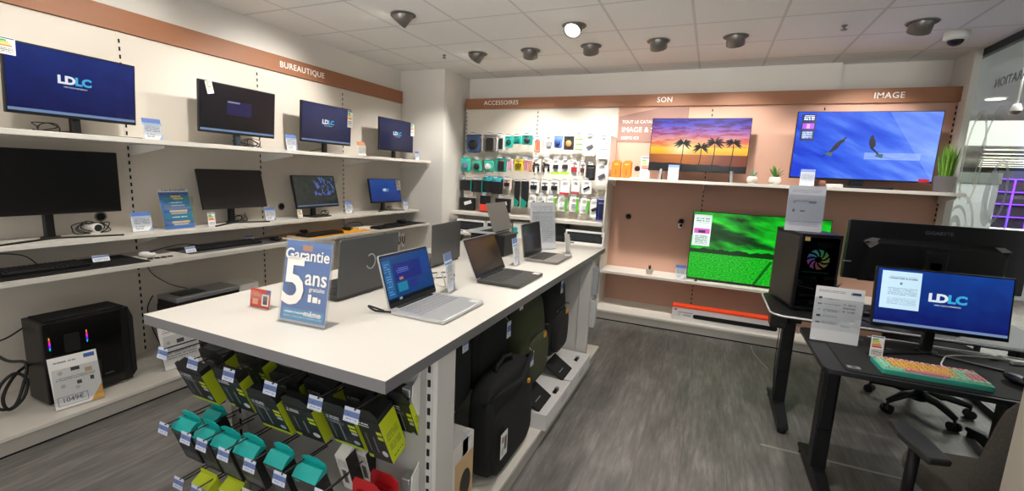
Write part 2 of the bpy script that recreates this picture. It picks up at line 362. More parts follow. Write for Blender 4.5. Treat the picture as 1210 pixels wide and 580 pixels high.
for i, x in enumerate((-2.2, .2)):  # two uplighters added out of view to brighten the ceiling
    T = thing('added_uplight', ('added left uplighter behind the camera, out of view', 'added right uplighter behind the camera, out of view')[i], 'lamp', (x, -.9, 2.0)); MB().lathe([(.02, -.12), (.10, -.04), (.12, .03), (.11, .03), (.09, -.03), (0, -.06)]).build('bowl', lampgrey, T); MB().cyl((0, 0, .0), (0, 0, .75), .006).build('rod', lampgrey, T)
    l = spot((0, 0, .06), (.5 if i else .6, 4.4, 1.9), 290, 62, 1, (1, .97, .94), .1); l.parent = T
cm = thing('security_camera', 'white dome security camera on the ceiling by the glass wall', 'camera', (1.574, 4.655, 2.75))
MB().lathe([(0, 0), (.075, 0), (.075, -.045), (.062, -.058), (.05, -.06)], n=28).build('housing', offwhite, cm)
MB().lathe([(.05, -.056), (.047, -.075), (.034, -.09), (.015, -.098), (0, -.1)], n=24).build('dome', black, cm)
for x, y, lb in ((-2.749, 4.303, 'small chrome sprinkler near the wall column'), (.782, 4.276, 'small dark sprinkler left of the large spotlight')):
    sp = thing('ceiling_sprinkler', lb, 'sprinkler', (x, y, 2.75)); MB().lathe([(0, 0), (.02, 0), (.018, -.006), (.008, -.008), (.007, -.03)], n=14).build('body', lampgrey, sp)
    MB().cyl((0, 0, -.03), (0, 0, -.033), .022, n=14).build('deflector', lampgrey, sp)
# ------------------------------------------------------------------ glass partition on the right and the hall behind it
struct('trim_23', MB().box(1.965, 2.02, 1.44, 2.6, 0, 2.75), wallm)  # wall added out of view to keep light off the desk corner
g = struct('window_1', MB().box(1.975, 1.985, 2.6, 5.45, .05, 2.70), glass)
struct('window_frame', MB().box(1.96, 2.0, 2.6, 5.5, 2.69, 2.75).box(1.962, 1.998, 2.6, 5.5, 0, .05).box(1.965, 1.995, 5.44, 5.47, .0, 2.75), plain('dark_glazing_frame', '#20262a', .5), g)
struct('trim_20', MB().box(1.905, 1.955, 5.2, 5.57, 0, 2.75), wallm)
fm = MB()
def ring(cy, cz, ry, rz, w, a0=0, a1=360, rot=0):
    P = []
    for k in range(41):
        a = R(a0+(a1-a0)*k/40); P.append((math.cos(a), math.sin(a)))
    c, s_ = math.cos(R(rot)), math.sin(R(rot))
    for k in range(40):
        q = []
        for (px, pz), e in ((P[k], 0), (P[k+1], 0), (P[k+1], -w), (P[k], -w)):
            yy, zz = px*(ry+e), pz*(rz+e); q.append((1.973, cy+yy*c-zz*s_, cz+yy*s_+zz*c))
        fm.face(q)
ring(5.07, 1.83, .17, .40, .035, -60, 250, 0); ring(4.83, 1.83, .16, .40, .03, -40, 130, 8)
ring(4.62, 1.57, .14, .24, .035); ring(4.70, 1.52, .10, .22, .09); ring(4.60, 1.36, .2, .2, .03, 150, 300)
ring(5.12, 1.22, .28, .33, .035); ring(5.14, 1.2, .2, .25, .03); ring(5.16, 1.19, .13, .17, .06)
struct('frosted_pattern', fm, frosted, g)
tx = text('RÉPARATION', .095, plain('grey_glass_lettering', '#6f7a78', .6), g, (1.972, 4.68, 2.415), (PI/2, 0, PI/2), .0005, .01, name='glass_lettering'); tx['kind'] = 'structure'
# hall
struct('ceiling_hall', MB().box(2.06, 20, -1.2, 34, 3.05, 3.12), plain('hall_ceiling_grey', '#b9bcbb', .8))
struct('wall_hall', MB().box(2.06, 20, 33.8, 34, 0, 3.05), plain('hall_dark_far_wall', '#4b4744', .8))
struct('wall_hall_right', MB().box(19.8, 20, -1.2, 33.8, 0, 3.05), plain('hall_side_wall', '#8f8c88', .8))
struct('trim_21', MB().box(2.06, 9, 8.0, 8.15, 2.18, 2.5), plain('pale_bulkhead_paint', '#cfd3d0', .8))
strip = SH('hall_light_tube', '#ffffff', .4, emit='#fff2da', strength=3.5).m
for i in range(9):
    y = 16+i*1.9
    T = thing('ceiling_light', 'long white light strip in the hall beyond the glass, %s' % ('nearest', 'second nearest', 'third from the glass', 'fourth in the row', 'middle of the row', 'past the middle of the row', 'third from the far wall', 'next to last of the row', 'nearest the far wall')[i], 'light', (8.0+.75*i, y, 3.05), 0, 'light strips in the hall')
    MB().box(-1.6, 1.6, -.07, .07, -.04, 0).build('housing', offwhite, T); MB().box(-1.55, 1.55, -.05, .05, -.055, -.04).build('tube', strip, T)
for x, y, lb in ((3.9, 9.7, 'round hall ceiling lamp seen high through the glass'), (4.0, 11.4, 'smaller round hall lamp behind the frosted pattern')):
    T = thing('ceiling_light', lb, 'light', (x, y, 3.05)); MB().lathe([(0, -.02), (.12, -.02), (.14, 0)]).build('housing', offwhite, T); MB().cyl((0, 0, -.025), (0, 0, -.02), .115).build('diffuser', strip, T)
T = thing('security_camera', 'white hanging dome camera in the hall beyond the glass', 'camera', (2.79, 6.5, 2.75))
MB().cyl((0, 0, .3), (0, 0, -.26), .009).lathe([(0, -.26), (.028, -.265), (.045, -.31), (.043, -.335)]).build('mount', offwhite, T); MB().lathe([(.043, -.335), (.035, -.355), (.015, -.368), (0, -.37)]).build('dome', dgrey, T)
T = thing('display_cabinet', 'tall white cabinet standing in the hall beyond the glass', 'cabinet', (2.93, 7.5, 0))
MB().box(-.3, .2, -.2, .2, 0, 1.68).build('body', plain('cabinet_white', '#c9ced0', .5), T, bevel=.01); MB().box(-.31, .21, -.21, .21, 1.68, 1.81).build('cornice', plain('cabinet_grey_green', '#727b74', .6), T)
purp = SH('purple_light_tube', '#5a20c0', .4, emit='#7a3cff', strength=2.6).m
T = thing('lit_shelving', 'dark shelving outlined in purple light beyond the glass', 'shelving', (5.95, 11.2, 0))
MB().box(-1.2, 1.2, 0, .4, 0, 2.0).build('carcass', plain('shelving_dark', '#1c1726', .7), T)
m = MB()
for z in (.95, 1.17, 1.4, 1.62, 1.85): m.box(-1.2, 1.2, -.03, 0, z-.009, z+.009)
for x0 in (-1.2, -.95, -.7, -.45, -.2, .4, 1.2): m.box(x0-.009, x0+.009, -.03, 0, .3, 1.85)
m.build('light_tubes', purp, T)
T = thing('hall_counter', 'white counter standing before the purple lit shelving', 'counter', (5.1, 9.4, 0)); MB().box(-1.1, 1.4, -.3, .3, 0, 1.0).build('front', plain('counter_white', '#bcc3c8', .5), T, bevel=.01); MB().box(-1.15, 1.45, -.35, .35, 1.0, 1.04).build('top', offwhite, T)
for i, (x, y, h, c1) in enumerate(((7.8, 17.5, 1.7, '#8d8578'), (9.4, 21.5, 2.0, '#5a5048'), (11.5, 25.5, 1.9, '#a0978a'))):
    T = thing('store_gondola', ('beige far shelving row in the hall', 'brown far shelving row in the hall behind the cabinet', 'pale far shelving row at the hall end')[i], 'shelving', (x, y, 0))
    MB().box(-1.3, 1.3, -.3, .3, 0, h).build('body', plain('gondola_%d' % i, c1, .7), T)
    for k in range(4): MB().box(-1.3, 1.3, -.45, -.3, .45+.45*k, .48+.45*k).build('shelf_board', offwhite, T)
for x, y, w in ((3.6, 6.6, 60), (4.8, 10.5, 130), (8.0, 18, 300), (12, 26, 300)):
    d = bpy.data.lights.new('hall_lamp', 'AREA'); d.energy = w; d.size = 1.6; d.color = (1, .95, .88); o = bpy.data.objects.new('hall_lamp', d); COL.objects.link(o); o.location = (x, y, 3.0)
# pillar at the right edge, nearest the camera
struct('wall_right', MB().box(.77, .84, 1.42, 1.50, 0, 2.75, left=1), [plain('jamb_white', '#b9b2a6', .6), plain('jamb_lit_side', '#c4bcae', .6)])  # left face coloured paler to stand for the light on it
struct('door_1', MB().box(.84, 2.0, 1.44, 1.48, 0, 2.75), plain('frosted_door_blue_grey', '#8b97aa', .5))  # door leaf carried on past the view to shade the desks from behind
struct('trim_22', MB().box(.43, 1.35, 2.90, 2.915, 0, .003), plain('floor_joint_strip', '#a39d94', .4))
# ------------------------------------------------------------------ screens
def screenmat(name, c, k=1.0):
    return c
def wallpaper(name, c0, c1, k=1.0, bar=True, win=False):
    s = SH(name, '#050507', .25); x = s.xyz('UV'); u, v = x[0], x[1]
    nz = s.noise(s.comb(s.ma('MULTIPLY', u, 2.2), s.ma('MULTIPLY', v, 1.6)), 2.2, 3)
    t = s.ma('ADD', s.ma('MULTIPLY', v, .75), s.ma('MULTIPLY', s.ma('SUBTRACT', nz, .5), .8)); c = s.mix(s.ma('MULTIPLY', t, .9), c0, c1)
    if bar: c = s.mix(s.rect(u, v, 0, 1, 0, .045), c, '#6f86ac')
    if win: c = s.mix(s.rect(u, v, .33, .66, .38, .68), c, '#1b1c4a'); c = s.mix(s.rect(u, v, .34, .5, .64, .67), c, '#8e92b8')
    s.emitc(c, k); s.b.inputs['Base Color'].default_value = (.003, .003, .004, 1); return s.m
navy = wallpaper('navy_wallpaper_screen', '#0a0f4a', '#0f2f7e', 1.0)
navyd = wallpaper('dim_navy_wallpaper_screen', '#0b0d3a', '#172a6c', .9, bar=True)
navyp = wallpaper('plain_navy_wallpaper_screen', '#0b0e3c', '#16265c', .9, bar=False)
blueb = wallpaper('bright_blue_wallpaper_screen', '#0a2b74', '#12479a', .9, bar=False)
darkwin = wallpaper('black_desktop_with_window', '#050609', '#07080d', 1, True, True)
deskblue = wallpaper('deep_blue_desktop_screen', '#0b1560', '#12459a', 1.05)
off = SH('switched_off_screen', '#040405', .28).m
s = SH('dark_game_picture', '#050505', .25); x = s.xyz('UV'); u, v = x[0], x[1]
nz = s.noise(s.comb(s.ma('MULTIPLY', u, 9.), s.ma('MULTIPLY', v, 5.)), 1.3, 4); n2 = s.noise(s.comb(s.ma('MULTIPLY', s.ma('ADD', u, v), 6.), s.ma('MULTIPLY', u, 12.)), 1, 3)
c = s.ramp(nz, [(.35, '#07080b'), (.6, '#12221f'), (.8, '#35403a')]); m_ = s.ma('MULTIPLY', s.ma('GREATER_THAN', n2, .54), s.rect(u, v, .45, .95, .35, .95)); c = s.mix(m_, c, '#4a5fb0')
c = s.mix(s.rect(u, v, 0, 1, 0, .04), c, '#59698c'); s.emitc(c, .9); game = s.m
cyanl = SH('logo_cyan', '#000000', .5, emit='#37a7d8', strength=1).m; whitel = SH('logo_white', '#000000', .5, emit='#dfe6f0', strength=1).m
def screen_logo(parent, h, x, z, y, sub=True):
    text('LD', h, whitel, parent, (x-h*.62, y, z), (PI/2, 0, 0), .0002, .05, name='logo_lettering', sx=1.15)
    text('LC', h, cyanl, parent, (x+h*.74, y, z), (PI/2, 0, 0), .0002, .05, name='logo_lettering', sx=1.15)
    if sub: text('HIGH-TECH EXPERIENCE', h*.17, whitel, parent, (x+h*.1, y, z-h*.62), (PI/2, 0, 0), .0001, .0, name='logo_caption')
def monitor(label, x, y, rz, w, h, zc, tilt, scr, base='v', logo=None, shelf_z=1.65, group=None, extra=None, bez=.008, name='computer_monitor'):
    """local: faces -y; origin on the shelf"""
    T = thing(name, label, 'monitor', (x, y, shelf_z), rz, group); c = zc-shelf_z
    q = Matrix.Translation((0, 0, c)) @ Matrix.Rotation(-R(tilt), 4, 'X')
    body = MB().box(-w/2, w/2, -.004, .018, -h/2, h/2).prism(rrect(w*.55, h*.6, .03), .018, .045, 'y').xf(q).build('housing', black, T, bevel=.003)
    sc = MB().box(-w/2+bez, w/2-bez, -.0055, -.003, -h/2+bez*2.2, h/2-bez, front=0).xf(q).build('screen', scr, T)
    if logo:
        E_ = bpy.data.objects.new('desktop_logo', None); COL.objects.link(E_); E_.parent = T; E_.matrix_local = q; screen_logo(E_, logo[0], logo[1], logo[2], -.0062)
    mb = MB().prism([(.03, .004), (.065, .004), (.06, c+.03), (.035, c+.03)], -.022, .022, 'x')
    mb.build('stand_neck', black if base != 'grey' else plain('blue_grey_stand', '#2c3842', .4), T, bevel=.004)
    mb = MB()
    if base == 'v':
        for sx in (-1, 1): mb.prism([(0, .03), (sx*.02, .02), (sx*.27*w/.62, -.10), (sx*.262*w/.62, -.115), (0, .0)], 0, .009, 'z')
        mb.cyl((0, .04, 0), (0, .04, .012), .045)
    elif base == 'round': mb.cyl((0, .02, 0), (0, .02, .01), .105, n=32)
    else: mb.prism(rrect(.24, .19, .03, 5, 0, .0), 0, .008, 'z')
    mb.build('stand_base', black, T, bevel=.002)
    if extra: extra(T, q)
    return T
energy = printed('energy_label_print', '#f3f3f0', [('r', .08, .5, .78, .86, '#2d9b48'), ('r', .08, .6, .68, .76, '#a7c83a'), ('r', .08, .7, .58, .66, '#f5d22b'), ('r', .08, .8, .48, .56, '#ee7c26'), ('r', .05, .95, .91, .97, '#27406b'), ('t', .1, .9, .1, .4, 12, '#555555', 20)])
def hang_label(w, h, x, z, rot=0, y=-.008):
    def f_(T, q):
        MB().box(x-w/2, x+w/2, y-.0015, y, z-h/2, z+h/2, front=1).xf(q @ Matrix.Translation((x, 0, z)) @ Matrix.Rotation(R(rot), 4, 'Y') @ Matrix.Translation((-x, 0, -z))).build('energy_label', [offwhite, energy], T)
    return f_
LX = PI/2
monitor('big lit navy monitor at the left end of the upper shelf', -3.5, 1.492, LX+R(6.4), .638, .378, 1.929, -5, navy, 'v', (.060, -.012, .025), extra=hang_label(.07, .085, -.30, .15, 0))
monitor('black desktop monitor with a small dark blue window, on the upper shelf', -3.5, 2.506, LX+R(1.4), .644, .374, 1.929, -4.5, darkwin, 'grey', extra=hang_label(.05, .09, -.245, .14, -14))
monitor('lit navy monitor under the word end of BUREAUTIQUE', -3.5, 3.41, LX+R(.8), .636, .369, 1.929, -3.2, navyd, 'flat', (.055, .0, .02), extra=hang_label(.07, .17, .295, .09))
monitor('small looking lit navy monitor at the far end of the upper shelf', -3.5, 4.478, LX, .632, .368, 1.923, 0, navyp, 'flat', (.055, .0, .02), extra=hang_label(.07, .16, .295, .10))
def elabel(T, q): text('AG', .03, plain('dim_logo_grey', '#8c8f94', .5), T, (-.31, -.006, .42), (PI/2, 0, 0), .0002, .02, name='screen_sticker')
monitor('wide switched off monitor on a V stand at the left of the middle shelf', -3.55, 1.336, LX+R(1), .70, .378, 1.366, 0, off, 'v', shelf_z=1.03)
monitor('tilted switched off monitor on the middle shelf beside the blue leaflet', -3.58, 2.482, LX, .543, .316, 1.312, 12.8, off, 'v', shelf_z=1.03)
monitor('monitor showing a dark game picture on the middle shelf', -3.58, 3.329, LX+R(2.9), .548, .318, 1.276, 12.4, game, 'flat', shelf_z=1.03)
monitor('small bright blue monitor at the far end of the middle shelf', -3.58, 4.372, LX-R(6), .491, .286, 1.267, 11.9, blueb, 'v', (.035, 0, .01), shelf_z=1.03, extra=hang_label(.07, .13, .22, .07))
# ------------------------------------------------------------------ televisions
def tv(label, x, y, rz, w, h, zc, shelf_z, scrmat, feet=.36, cat='television', center=False, extra=None, fh=None, tiltf=0):
    T = thing('television', label, cat, (x, y, shelf_z), rz); c = zc-shelf_z; q = Matrix.Translation((0, 0, c)) @ Matrix.Rotation(-R(tiltf), 4, 'X')
    MB().box(-w/2, w/2, -.006, .03, -h/2, h/2).prism(rrect(w*.7, h*.5, .03, cy=-h*.15), .03, .06, 'y').xf(q).build('housing', black, T, bevel=.003)
    o = MB().box(-w/2+.006, w/2-.006, -.0075, -.005, -h/2+.014, h/2-.006).xf(q).build('screen', scrmat, T)
    zb = c-h/2
    if center: MB().box(-.23, .25, -.09, .1, 0, .018).box(-.05, .05, .0, .03, .0, zb+.02).build('pedestal', black, T, bevel=.005)
    else:
        for sx in (-1, 1): MB().prism([(-.09, 0), (-.075, 0), (.0, zb+.005), (.075, 0), (.09, 0), (.02, zb+.02), (-.02, zb+.02)], sx*feet*w-.012, sx*feet*w+.012, 'x').build('foot', black, T)
    if extra: extra(T, q)
    return T
# sunset picture
s = SH('sunset_picture', '#030303', .25); x = s.xyz('UV'); u, v = x[0], x[1]
du = s.ma('SUBTRACT', u, .33); dv = s.ma('MULTIPLY', s.ma('SUBTRACT', v, .42), .7); dist = s.ma('SQRT', s.ma('ADD', s.ma('MULTIPLY', du, du), s.ma('MULTIPLY', dv, dv)))
nz = s.noise(s.comb(s.ma('MULTIPLY', s.ma('SUBTRACT', u, s.ma('MULTIPLY', v, .35)), 4.), s.ma('MULTIPLY', v, 11.)), 1.2, 6, .62)
sky = s.ramp(v, [(.30, '#e8a012'), (.42, '#f7c41c'), (.55, '#f2a26a'), (.72, '#b06fb4'), (.9, '#4a4fd0'), (1, '#3b34b8')])
cl = s.ma('MULTIPLY', s.ma('MULTIPLY', s.ma('SUBTRACT', nz, .45), 9.), s.ma('GREATER_THAN', v, .45)); cl = s.ma('MINIMUM', s.ma('MAXIMUM', cl, 0.), 1.)
ccol = s.ramp(v, [(.45, '#f07a30'), (.6, '#d0485a'), (.8, '#6c1f58'), (1, '#2c1a5c')]); c = s.mix(s.ma('MULTIPLY', cl, .85), sky, ccol)
glow = s.ma('MAXIMUM', s.ma('SUBTRACT', 1., s.ma('MULTIPLY', dist, 4.2)), 0.); c = s.mix(s.ma('MULTIPLY', glow, glow), c, '#fff4c0')
wn = s.noise(s.comb(s.ma('MULTIPLY', u, 3.), s.ma('MULTIPLY', v, 60.)), 1, 2); sea = s.mix(wn, '#c05a18', '#f09a3a'); dsea = s.mix(s.ma('MINIMUM', s.ma('MULTIPLY', dist, 2.2), 1.), sea, '#7a3414')
c = s.mix(s.ma('LESS_THAN', v, .31), c, dsea)
shore = s.ma('ADD', .10, s.ma('MULTIPLY', s.noise(s.comb(s.ma('MULTIPLY', u, 5.), .5), 1, 2), .1)); c = s.mix(s.ma('LESS_THAN', v, s.ma('SUBTRACT', shore, s.ma('MULTIPLY', u, .05))), c, '#0c0a10')
s.emitc(c, 1.15); sunset = s.m; inkm = SH('silhouette_ink', '#000000', .6, emit='#0a070a', strength=1).m
def palms(T, q):
    rnd = random.Random(3)
    for (px, top, sc_) in ((-.155, .02, .095), (.02, -.02, .095), (.145, .03, .105), (.315, .03, .09)):
        mb = MB(); y = -.0085; base = -.235
        for k in range(6):
            a = k/6; b = (k+1)/6; xx = lambda t: px+.015*math.sin(t*2.2); zz = lambda t: base+(top-base)*t; w_ = .004
            mb.face([(xx(a)-w_, y, zz(a)), (xx(a)+w_, y, zz(a)), (xx(b)+w_, y, zz(b)), (xx(b)-w_, y, zz(b))])
        cx = px+.015*math.sin(2.2)
        for k in range(11):
            an = R(-35+k*25+rnd.uniform(-6, 6)); L = sc_*rnd.uniform(.8, 1.05); pts = []
            for j in range(6):
                t = j/5; pts.append((cx+math.cos(an)*L*t, top+math.sin(an)*L*t*.8-L*.28*t*t))
            for j in range(5):
                wa = .013*math.sin(PI*(j/5)*.9+.35); wb = .013*math.sin(PI*((j+1)/5)*.9+.35)*(0 if j == 4 else 1)
                mb.face([(pts[j][0], y, pts[j][1]+wa), (pts[j][0], y, pts[j][1]-wa*.9), (pts[j+1][0], y, pts[j+1][1]-wb*.9), (pts[j+1][0], y, pts[j+1][1]+wb)])
        mb.xf(q).build('palm_silhouette', inkm, T)
tv('television showing a sunset beach with four palm trees', -.176, 5.09, R(1.7), .942, .542, 1.913, 1.55, sunset, extra=palms)
# blue picture
s = SH('blue_snow_picture', '#030303', .25); x = s.xyz('UV'); u, v = x[0], x[1]
nz = s.noise(s.comb(s.ma('MULTIPLY', s.ma('ADD', u, s.ma('MULTIPLY', v, .9)), 3.), s.ma('MULTIPLY', v, 1.5)), 1.3, 4)
c = s.ramp(s.ma('ADD', nz, s.ma('MULTIPLY', s.ma('SUBTRACT', u, .5), .25)), [(.3, '#1f3fd0'), (.5, '#3a66e8'), (.62, '#5c84f2'), (.8, '#8fb2f6')])
ray = s.ma('MULTIPLY', s.ma('GREATER_THAN', s.ma('ADD', u, s.ma('MULTIPLY', v, .35)), 1.0), .25); c = s.mix(ray, c, '#9fc0f8')
st = s.ma('MULTIPLY', s.rect(u, v, .52, .9, .30, .40), s.noise(s.comb(s.ma('MULTIPLY', u, 8.), s.ma('MULTIPLY', v, 40.)), 1, 2)); c = s.mix(st, c, '#a8c4f4')
s.emitc(c, 1.1); bluepic = s.m
infocard = printed('info_panel_print', '#0b1a44', [('t', .15, .85, .78, .95, 14, '#c8d4ee', 14), ('r', .1, .9, .45, .66, '#7a3ba0'), ('r', .4, .6, .47, .64, '#e07ab0'), ('t', .15, .85, .08, .36, 20, '#9fb2dd', 22)], .5, emit=1)
diverm = SH('swimmer_dark', '#000000', .6, emit='#10122c', strength=1).m; limem = SH('flipper_pale_green', '#000000', .6, emit='#3f6a70', strength=1).m
def divers(T, q):
    y = -.0085; q0 = q; q = q @ Matrix.Translation((-.07, 0, 0))
    for pts, lg in (([(-.255, -.115), (-.20, -.09), (-.165, -.07), (-.12, -.035), (-.085, .03), (-.055, .045), (-.06, .065), (-.035, .095), (-.055, .10), (-.075, .075), (-.10, .065), (-.145, .02), (-.18, -.05), (-.22, -.085), (-.26, -.13)], (-.2, -.095)), ([(.115, .12), (.135, .12), (.14, .09), (.16, .06), (.165, .01), (.15, -.02), (.19, -.065), (.225, -.10), (.21, -.11), (.165, -.06), (.125, -.03), (.105, .02), (.1, .07)], (.205, -.105))):
        cx_ = sum(p[0] for p in pts)/len(pts); cz_ = sum(p[1] for p in pts)/len(pts); sc8 = lambda p: (cx_+(p[0]-cx_)*.8, cz_+(p[1]-cz_)*.8); pts = [sc8(p) for p in pts]; lg = sc8(lg)
        MB().prism(pts, y-.0003, y, 'y').xf(q).build('swimmer_shape', diverm, T)
        MB().prism([(lg[0]-.03, lg[1]), (lg[0]+.0, lg[1]+.02), (lg[0]+.035, lg[1]+.015), (lg[0]+.03, lg[1]-.02)], y-.0005, y-.0003, 'y').xf(q).build('flipper_shape', limem, T)
    MB().box(-.5, -.385, y-.001, y, .04, .28, front=1).xf(q0).build('info_panel', [black, infocard], T)
    MB().box(.44, .515, y-.001, y, -.298, -.27).xf(q0).build('corner_sticker', plain('red_sticker', '#c22038', .5), T)
tv('big television showing two swimmers over deep blue', 1.198, 5.05, R(2.2), 1.075, .61, 1.925, 1.55, bluepic, center=True, extra=divers)
# green picture
s = SH('green_field_picture', '#030303', .25); x = s.xyz('UV'); u, v = x[0], x[1]
nz = s.noise(s.comb(s.ma('MULTIPLY', u, 3.), s.ma('MULTIPLY', s.ma('ADD', v, s.ma('MULTIPLY', u, .45)), 5.)), 1.2, 4)
sky = s.ramp(nz, [(.3, '#04300a'), (.45, '#0b8c18'), (.6, '#19d428'), (.75, '#58f04a')])
dd = s.ma('ABSOLUTE', s.ma('ADD', s.ma('SUBTRACT', v, .78), s.ma('MULTIPLY', u, .38))); dn = s.noise(s.comb(s.ma('MULTIPLY', u, 6.), s.ma('MULTIPLY', v, 14.)), 1, 4); darkc = s.ma('MINIMUM', s.ma('MAXIMUM', s.ma('MULTIPLY', s.ma('SUBTRACT', s.ma('ADD', .07, s.ma('MULTIPLY', dn, .22)), s.ma('ADD', dd, s.ma('MULTIPLY', s.ma('MULTIPLY', u, u), .32))), 14.), 0.), 1.); sky = s.mix(s.ma('MULTIPLY', darkc, .88), sky, '#03180a')
fld = s.noise(s.comb(s.ma('MULTIPLY', u, 60.), s.ma('MULTIPLY', v, 80.)), 1, 3, .7); fc = s.ramp(fld, [(.3, '#035a0c'), (.5, '#0cb41c'), (.7, '#46e83a')])
hz = s.noise(s.comb(s.ma('MULTIPLY', u, 14.), .3), 1, 4); tree = s.step(v, .39, 1.); tr = s.ma('LESS_THAN', v, s.ma('ADD', .40, s.ma('MULTIPLY', hz, .12)))
c = s.mix(s.ma('GREATER_THAN', v, .39), fc, sky); c = s.mix(s.ma('MULTIPLY', tree, tr), c, '#07360d')
for a, b in ((.55, .30), (.92, .02)):
    track = s.ma('LESS_THAN', s.ma('ABSOLUTE', s.ma('SUBTRACT', u, s.ma('ADD', a, s.ma('MULTIPLY', s.ma('SUBTRACT', v, .1), b)))), .012); c = s.mix(s.ma('MULTIPLY', s.ma('MULTIPLY', track, s.ma('LESS_THAN', v, .36)), .8), c, '#043a0a')
s.emitc(c, 1.0); greenpic = s.m
lcard = printed('light_info_panel_print', '#b9c8c4', [('t', .12, .88, .74, .92, 14, '#56706a', 14), ('r', .06, .94, .40, .56, '#b04a9c'), ('r', .3, .7, .42, .5, '#2c2440'), ('t', .15, .85, .06, .34, 20, '#4f6f68', 22)], .5, emit=.9)
def gcard(T, q): MB().box(-.595, -.425, -.0095, -.0085, .0, .325, front=1).xf(q).build('info_panel', [black, lcard], T)
tv('large television showing a bright green field on the lower shelf', .462, 5.09, R(0), 1.225, .716, .884, .513, greenpic, extra=gcard, feet=.42, tiltf=1)
# ------------------------------------------------------------------ printed cards
pc_blue = printed('price_card_print', '#eceef0', [('r', 0, 1, .78, 1, '#5a79b8'), ('r', 0, 1, .70, .75, '#7fb0dc'), ('t', .1, .9, .35, .66, 16, '#7c8594', 18), ('t', .12, .6, .1, .26, 9, '#9aa0aa', 12), ('tri', .8, .78, '#93a3d0')])
def stand_card(label, x, y, z, rz, w, h, mat, lean=10, name='price_card', cat='price card', base=True, group=None, t=.002):
    T = thing(name, label, cat, (x, y, z), rz, group)
    MB().box(-w/2, w/2, 0, t, .003, h, front=1).xf(Matrix.Rotation(-R(lean), 4, 'X')).build('sheet', [offwhite, mat], T)
    MB().box(-w/2, w/2, -.012, .045, 0, .003).box(-w/2, w/2, .0045, .0065, .003, h*.8).build('acrylic_holder', acryl, T)
    return T
sc1 = stand_card('white price card beside the big navy monitor on the upper shelf', -3.4, 1.83, 1.65, LX, .11, .14, pc_blue)
stand_card('white price card right of the black desktop monitor on the upper shelf', -3.42, 2.93, 1.65, LX, .11, .14, pc_blue)
orangec = printed('orange_topped_card_print', '#eeebe6', [('r', 0, 1, .74, 1, '#d8875a'), ('t', .1, .9, .15, .65, 16, '#8e8a86', 18)])
stand_card('orange topped card between the two far navy monitors of the upper shelf', -3.45, 3.84, 1.65, LX, .12, .15, orangec)
stand_card('white price card at the far end of the upper shelf by the column', -3.42, 4.79, 1.65, LX, .085, .11, pc_blue)
stand_card('white price card right of the wide switched off monitor', -3.55, 1.80, 1.03, LX, .12, .135, pc_blue)
leaf = printed('blue_leaflet_print', '#3f6ca8', [('r', 0, 1, .93, 1, '#dfe3e6'), ('t', .05, .95, .86, .93, 14, '#3a4a6a', 22), ('r', .38, .72, .79, .84, '#e6b45c'), ('r', .45, .78, .745, .78, '#dfb98a'), ('t', .3, .75, .64, .7, 17, '#c8d6ea', 26), ('r', .35, .8, .58, .60, '#d8b89c'), ('r', .25, .85, .42, .47, '#e9cfae'), ('r', .28, .82, .37, .40, '#dcc0a4'), ('t', .3, .8, .26, .31, 18, '#dfe8f4', 26), ('r', .26, .86, .14, .19, '#e8cba4'), ('r', .3, .8, .09, .12, '#dcc0a4')])
T = stand_card('blue A4 leaflet with cream lines, on the middle shelf beside the first price card', -3.53, 2.03, 1.03, LX+R(4), .21, .29, leaf, 12, 'leaflet_stand', 'leaflet')
text('5 ans de tranquillité', .021, plain('ink_navy', '#2b3c62', .5), T, (0, -.001-.05*0, .28), (PI/2+R(12)*0-.21, 0, 0), .0002, .01).location = (0, .052, .279)
encard = printed('energy_card_print', '#f2f1ee', [('r', .1, .55, .80, .87, '#2d9b48'), ('r', .1, .62, .71, .78, '#a7c83a'), ('r', .1, .7, .62, .69, '#f5d22b'), ('r', .1, .78, .53, .60, '#ee7c26'), ('r', .1, .85, .44, .51, '#d8262c'), ('r', .05, .95, .92, .97, '#27406b'), ('t', .1, .9, .08, .36, 14, '#666666', 16)])
stand_card('small energy card before the tilted switched off monitor', -3.50, 2.24, 1.03, LX, .055, .105, encard, 5, 'energy_card', 'card')
stand_card('white price card right of the tilted switched off monitor', -3.56, 2.80, 1.03, LX, .10, .115, pc_blue)
stand_card('small energy card before the game picture monitor', -3.52, 3.08, 1.03, LX, .055, .08, encard, 5, 'energy_card', 'card')
stand_card('white price card between the game picture monitor and the small blue monitor', -3.58, 3.78, 1.03, LX, .10, .13, pc_blue)
stand_card('white price card at the far end of the middle shelf', -3.54, 4.73, 1.03, LX, .09, .12, pc_blue)
# webcams and cables on the shelves
def cable(label, pts, r=.003, mat=None, name='cable', sub=True):
    # smooth with catmull-rom
    P = [Vector(p) for p in pts]; out = []
    for i in range(len(P)-1):
        a, b, c, d = P[max(i-1, 0)], P[i], P[i+1], P[min(i+2, len(P)-1)]
        for k in range(6):
            t = k/6; out.append(.5*((2*b)+(c-a)*t+(2*a-5*b+4*c-d)*t*t+(3*b-a-3*c+d)*t**3))
    out.append(P[-1]); return tag(MB().tube(out, r, 6).build(name, mat or rubber), label, 'cable')
def loops(cx, x, z, n, rad, seed):
    rnd = random.Random(seed); P = []
    for k in range(n*8): a = 2*PI*k/8; P.append((x+rnd.uniform(-.02, .02), cx+math.cos(a)*rad*rnd.uniform(.7, 1.2)+k*.003, z+rad*.5+math.sin(a)*rad*.5*rnd.uniform(.7, 1.2)))
    return P
cable('coiled black cable under the big navy monitor', [(-3.6, 1.32, 1.655)]+loops(1.36, -3.6, 1.655, 2, .06, 1)+[(-3.62, 1.6, 1.66)])
cable('tangle of black cable under the black desktop monitor', loops(2.62, -3.58, 1.655, 3, .07, 2)+[(-3.6, 2.5, 1.70)])
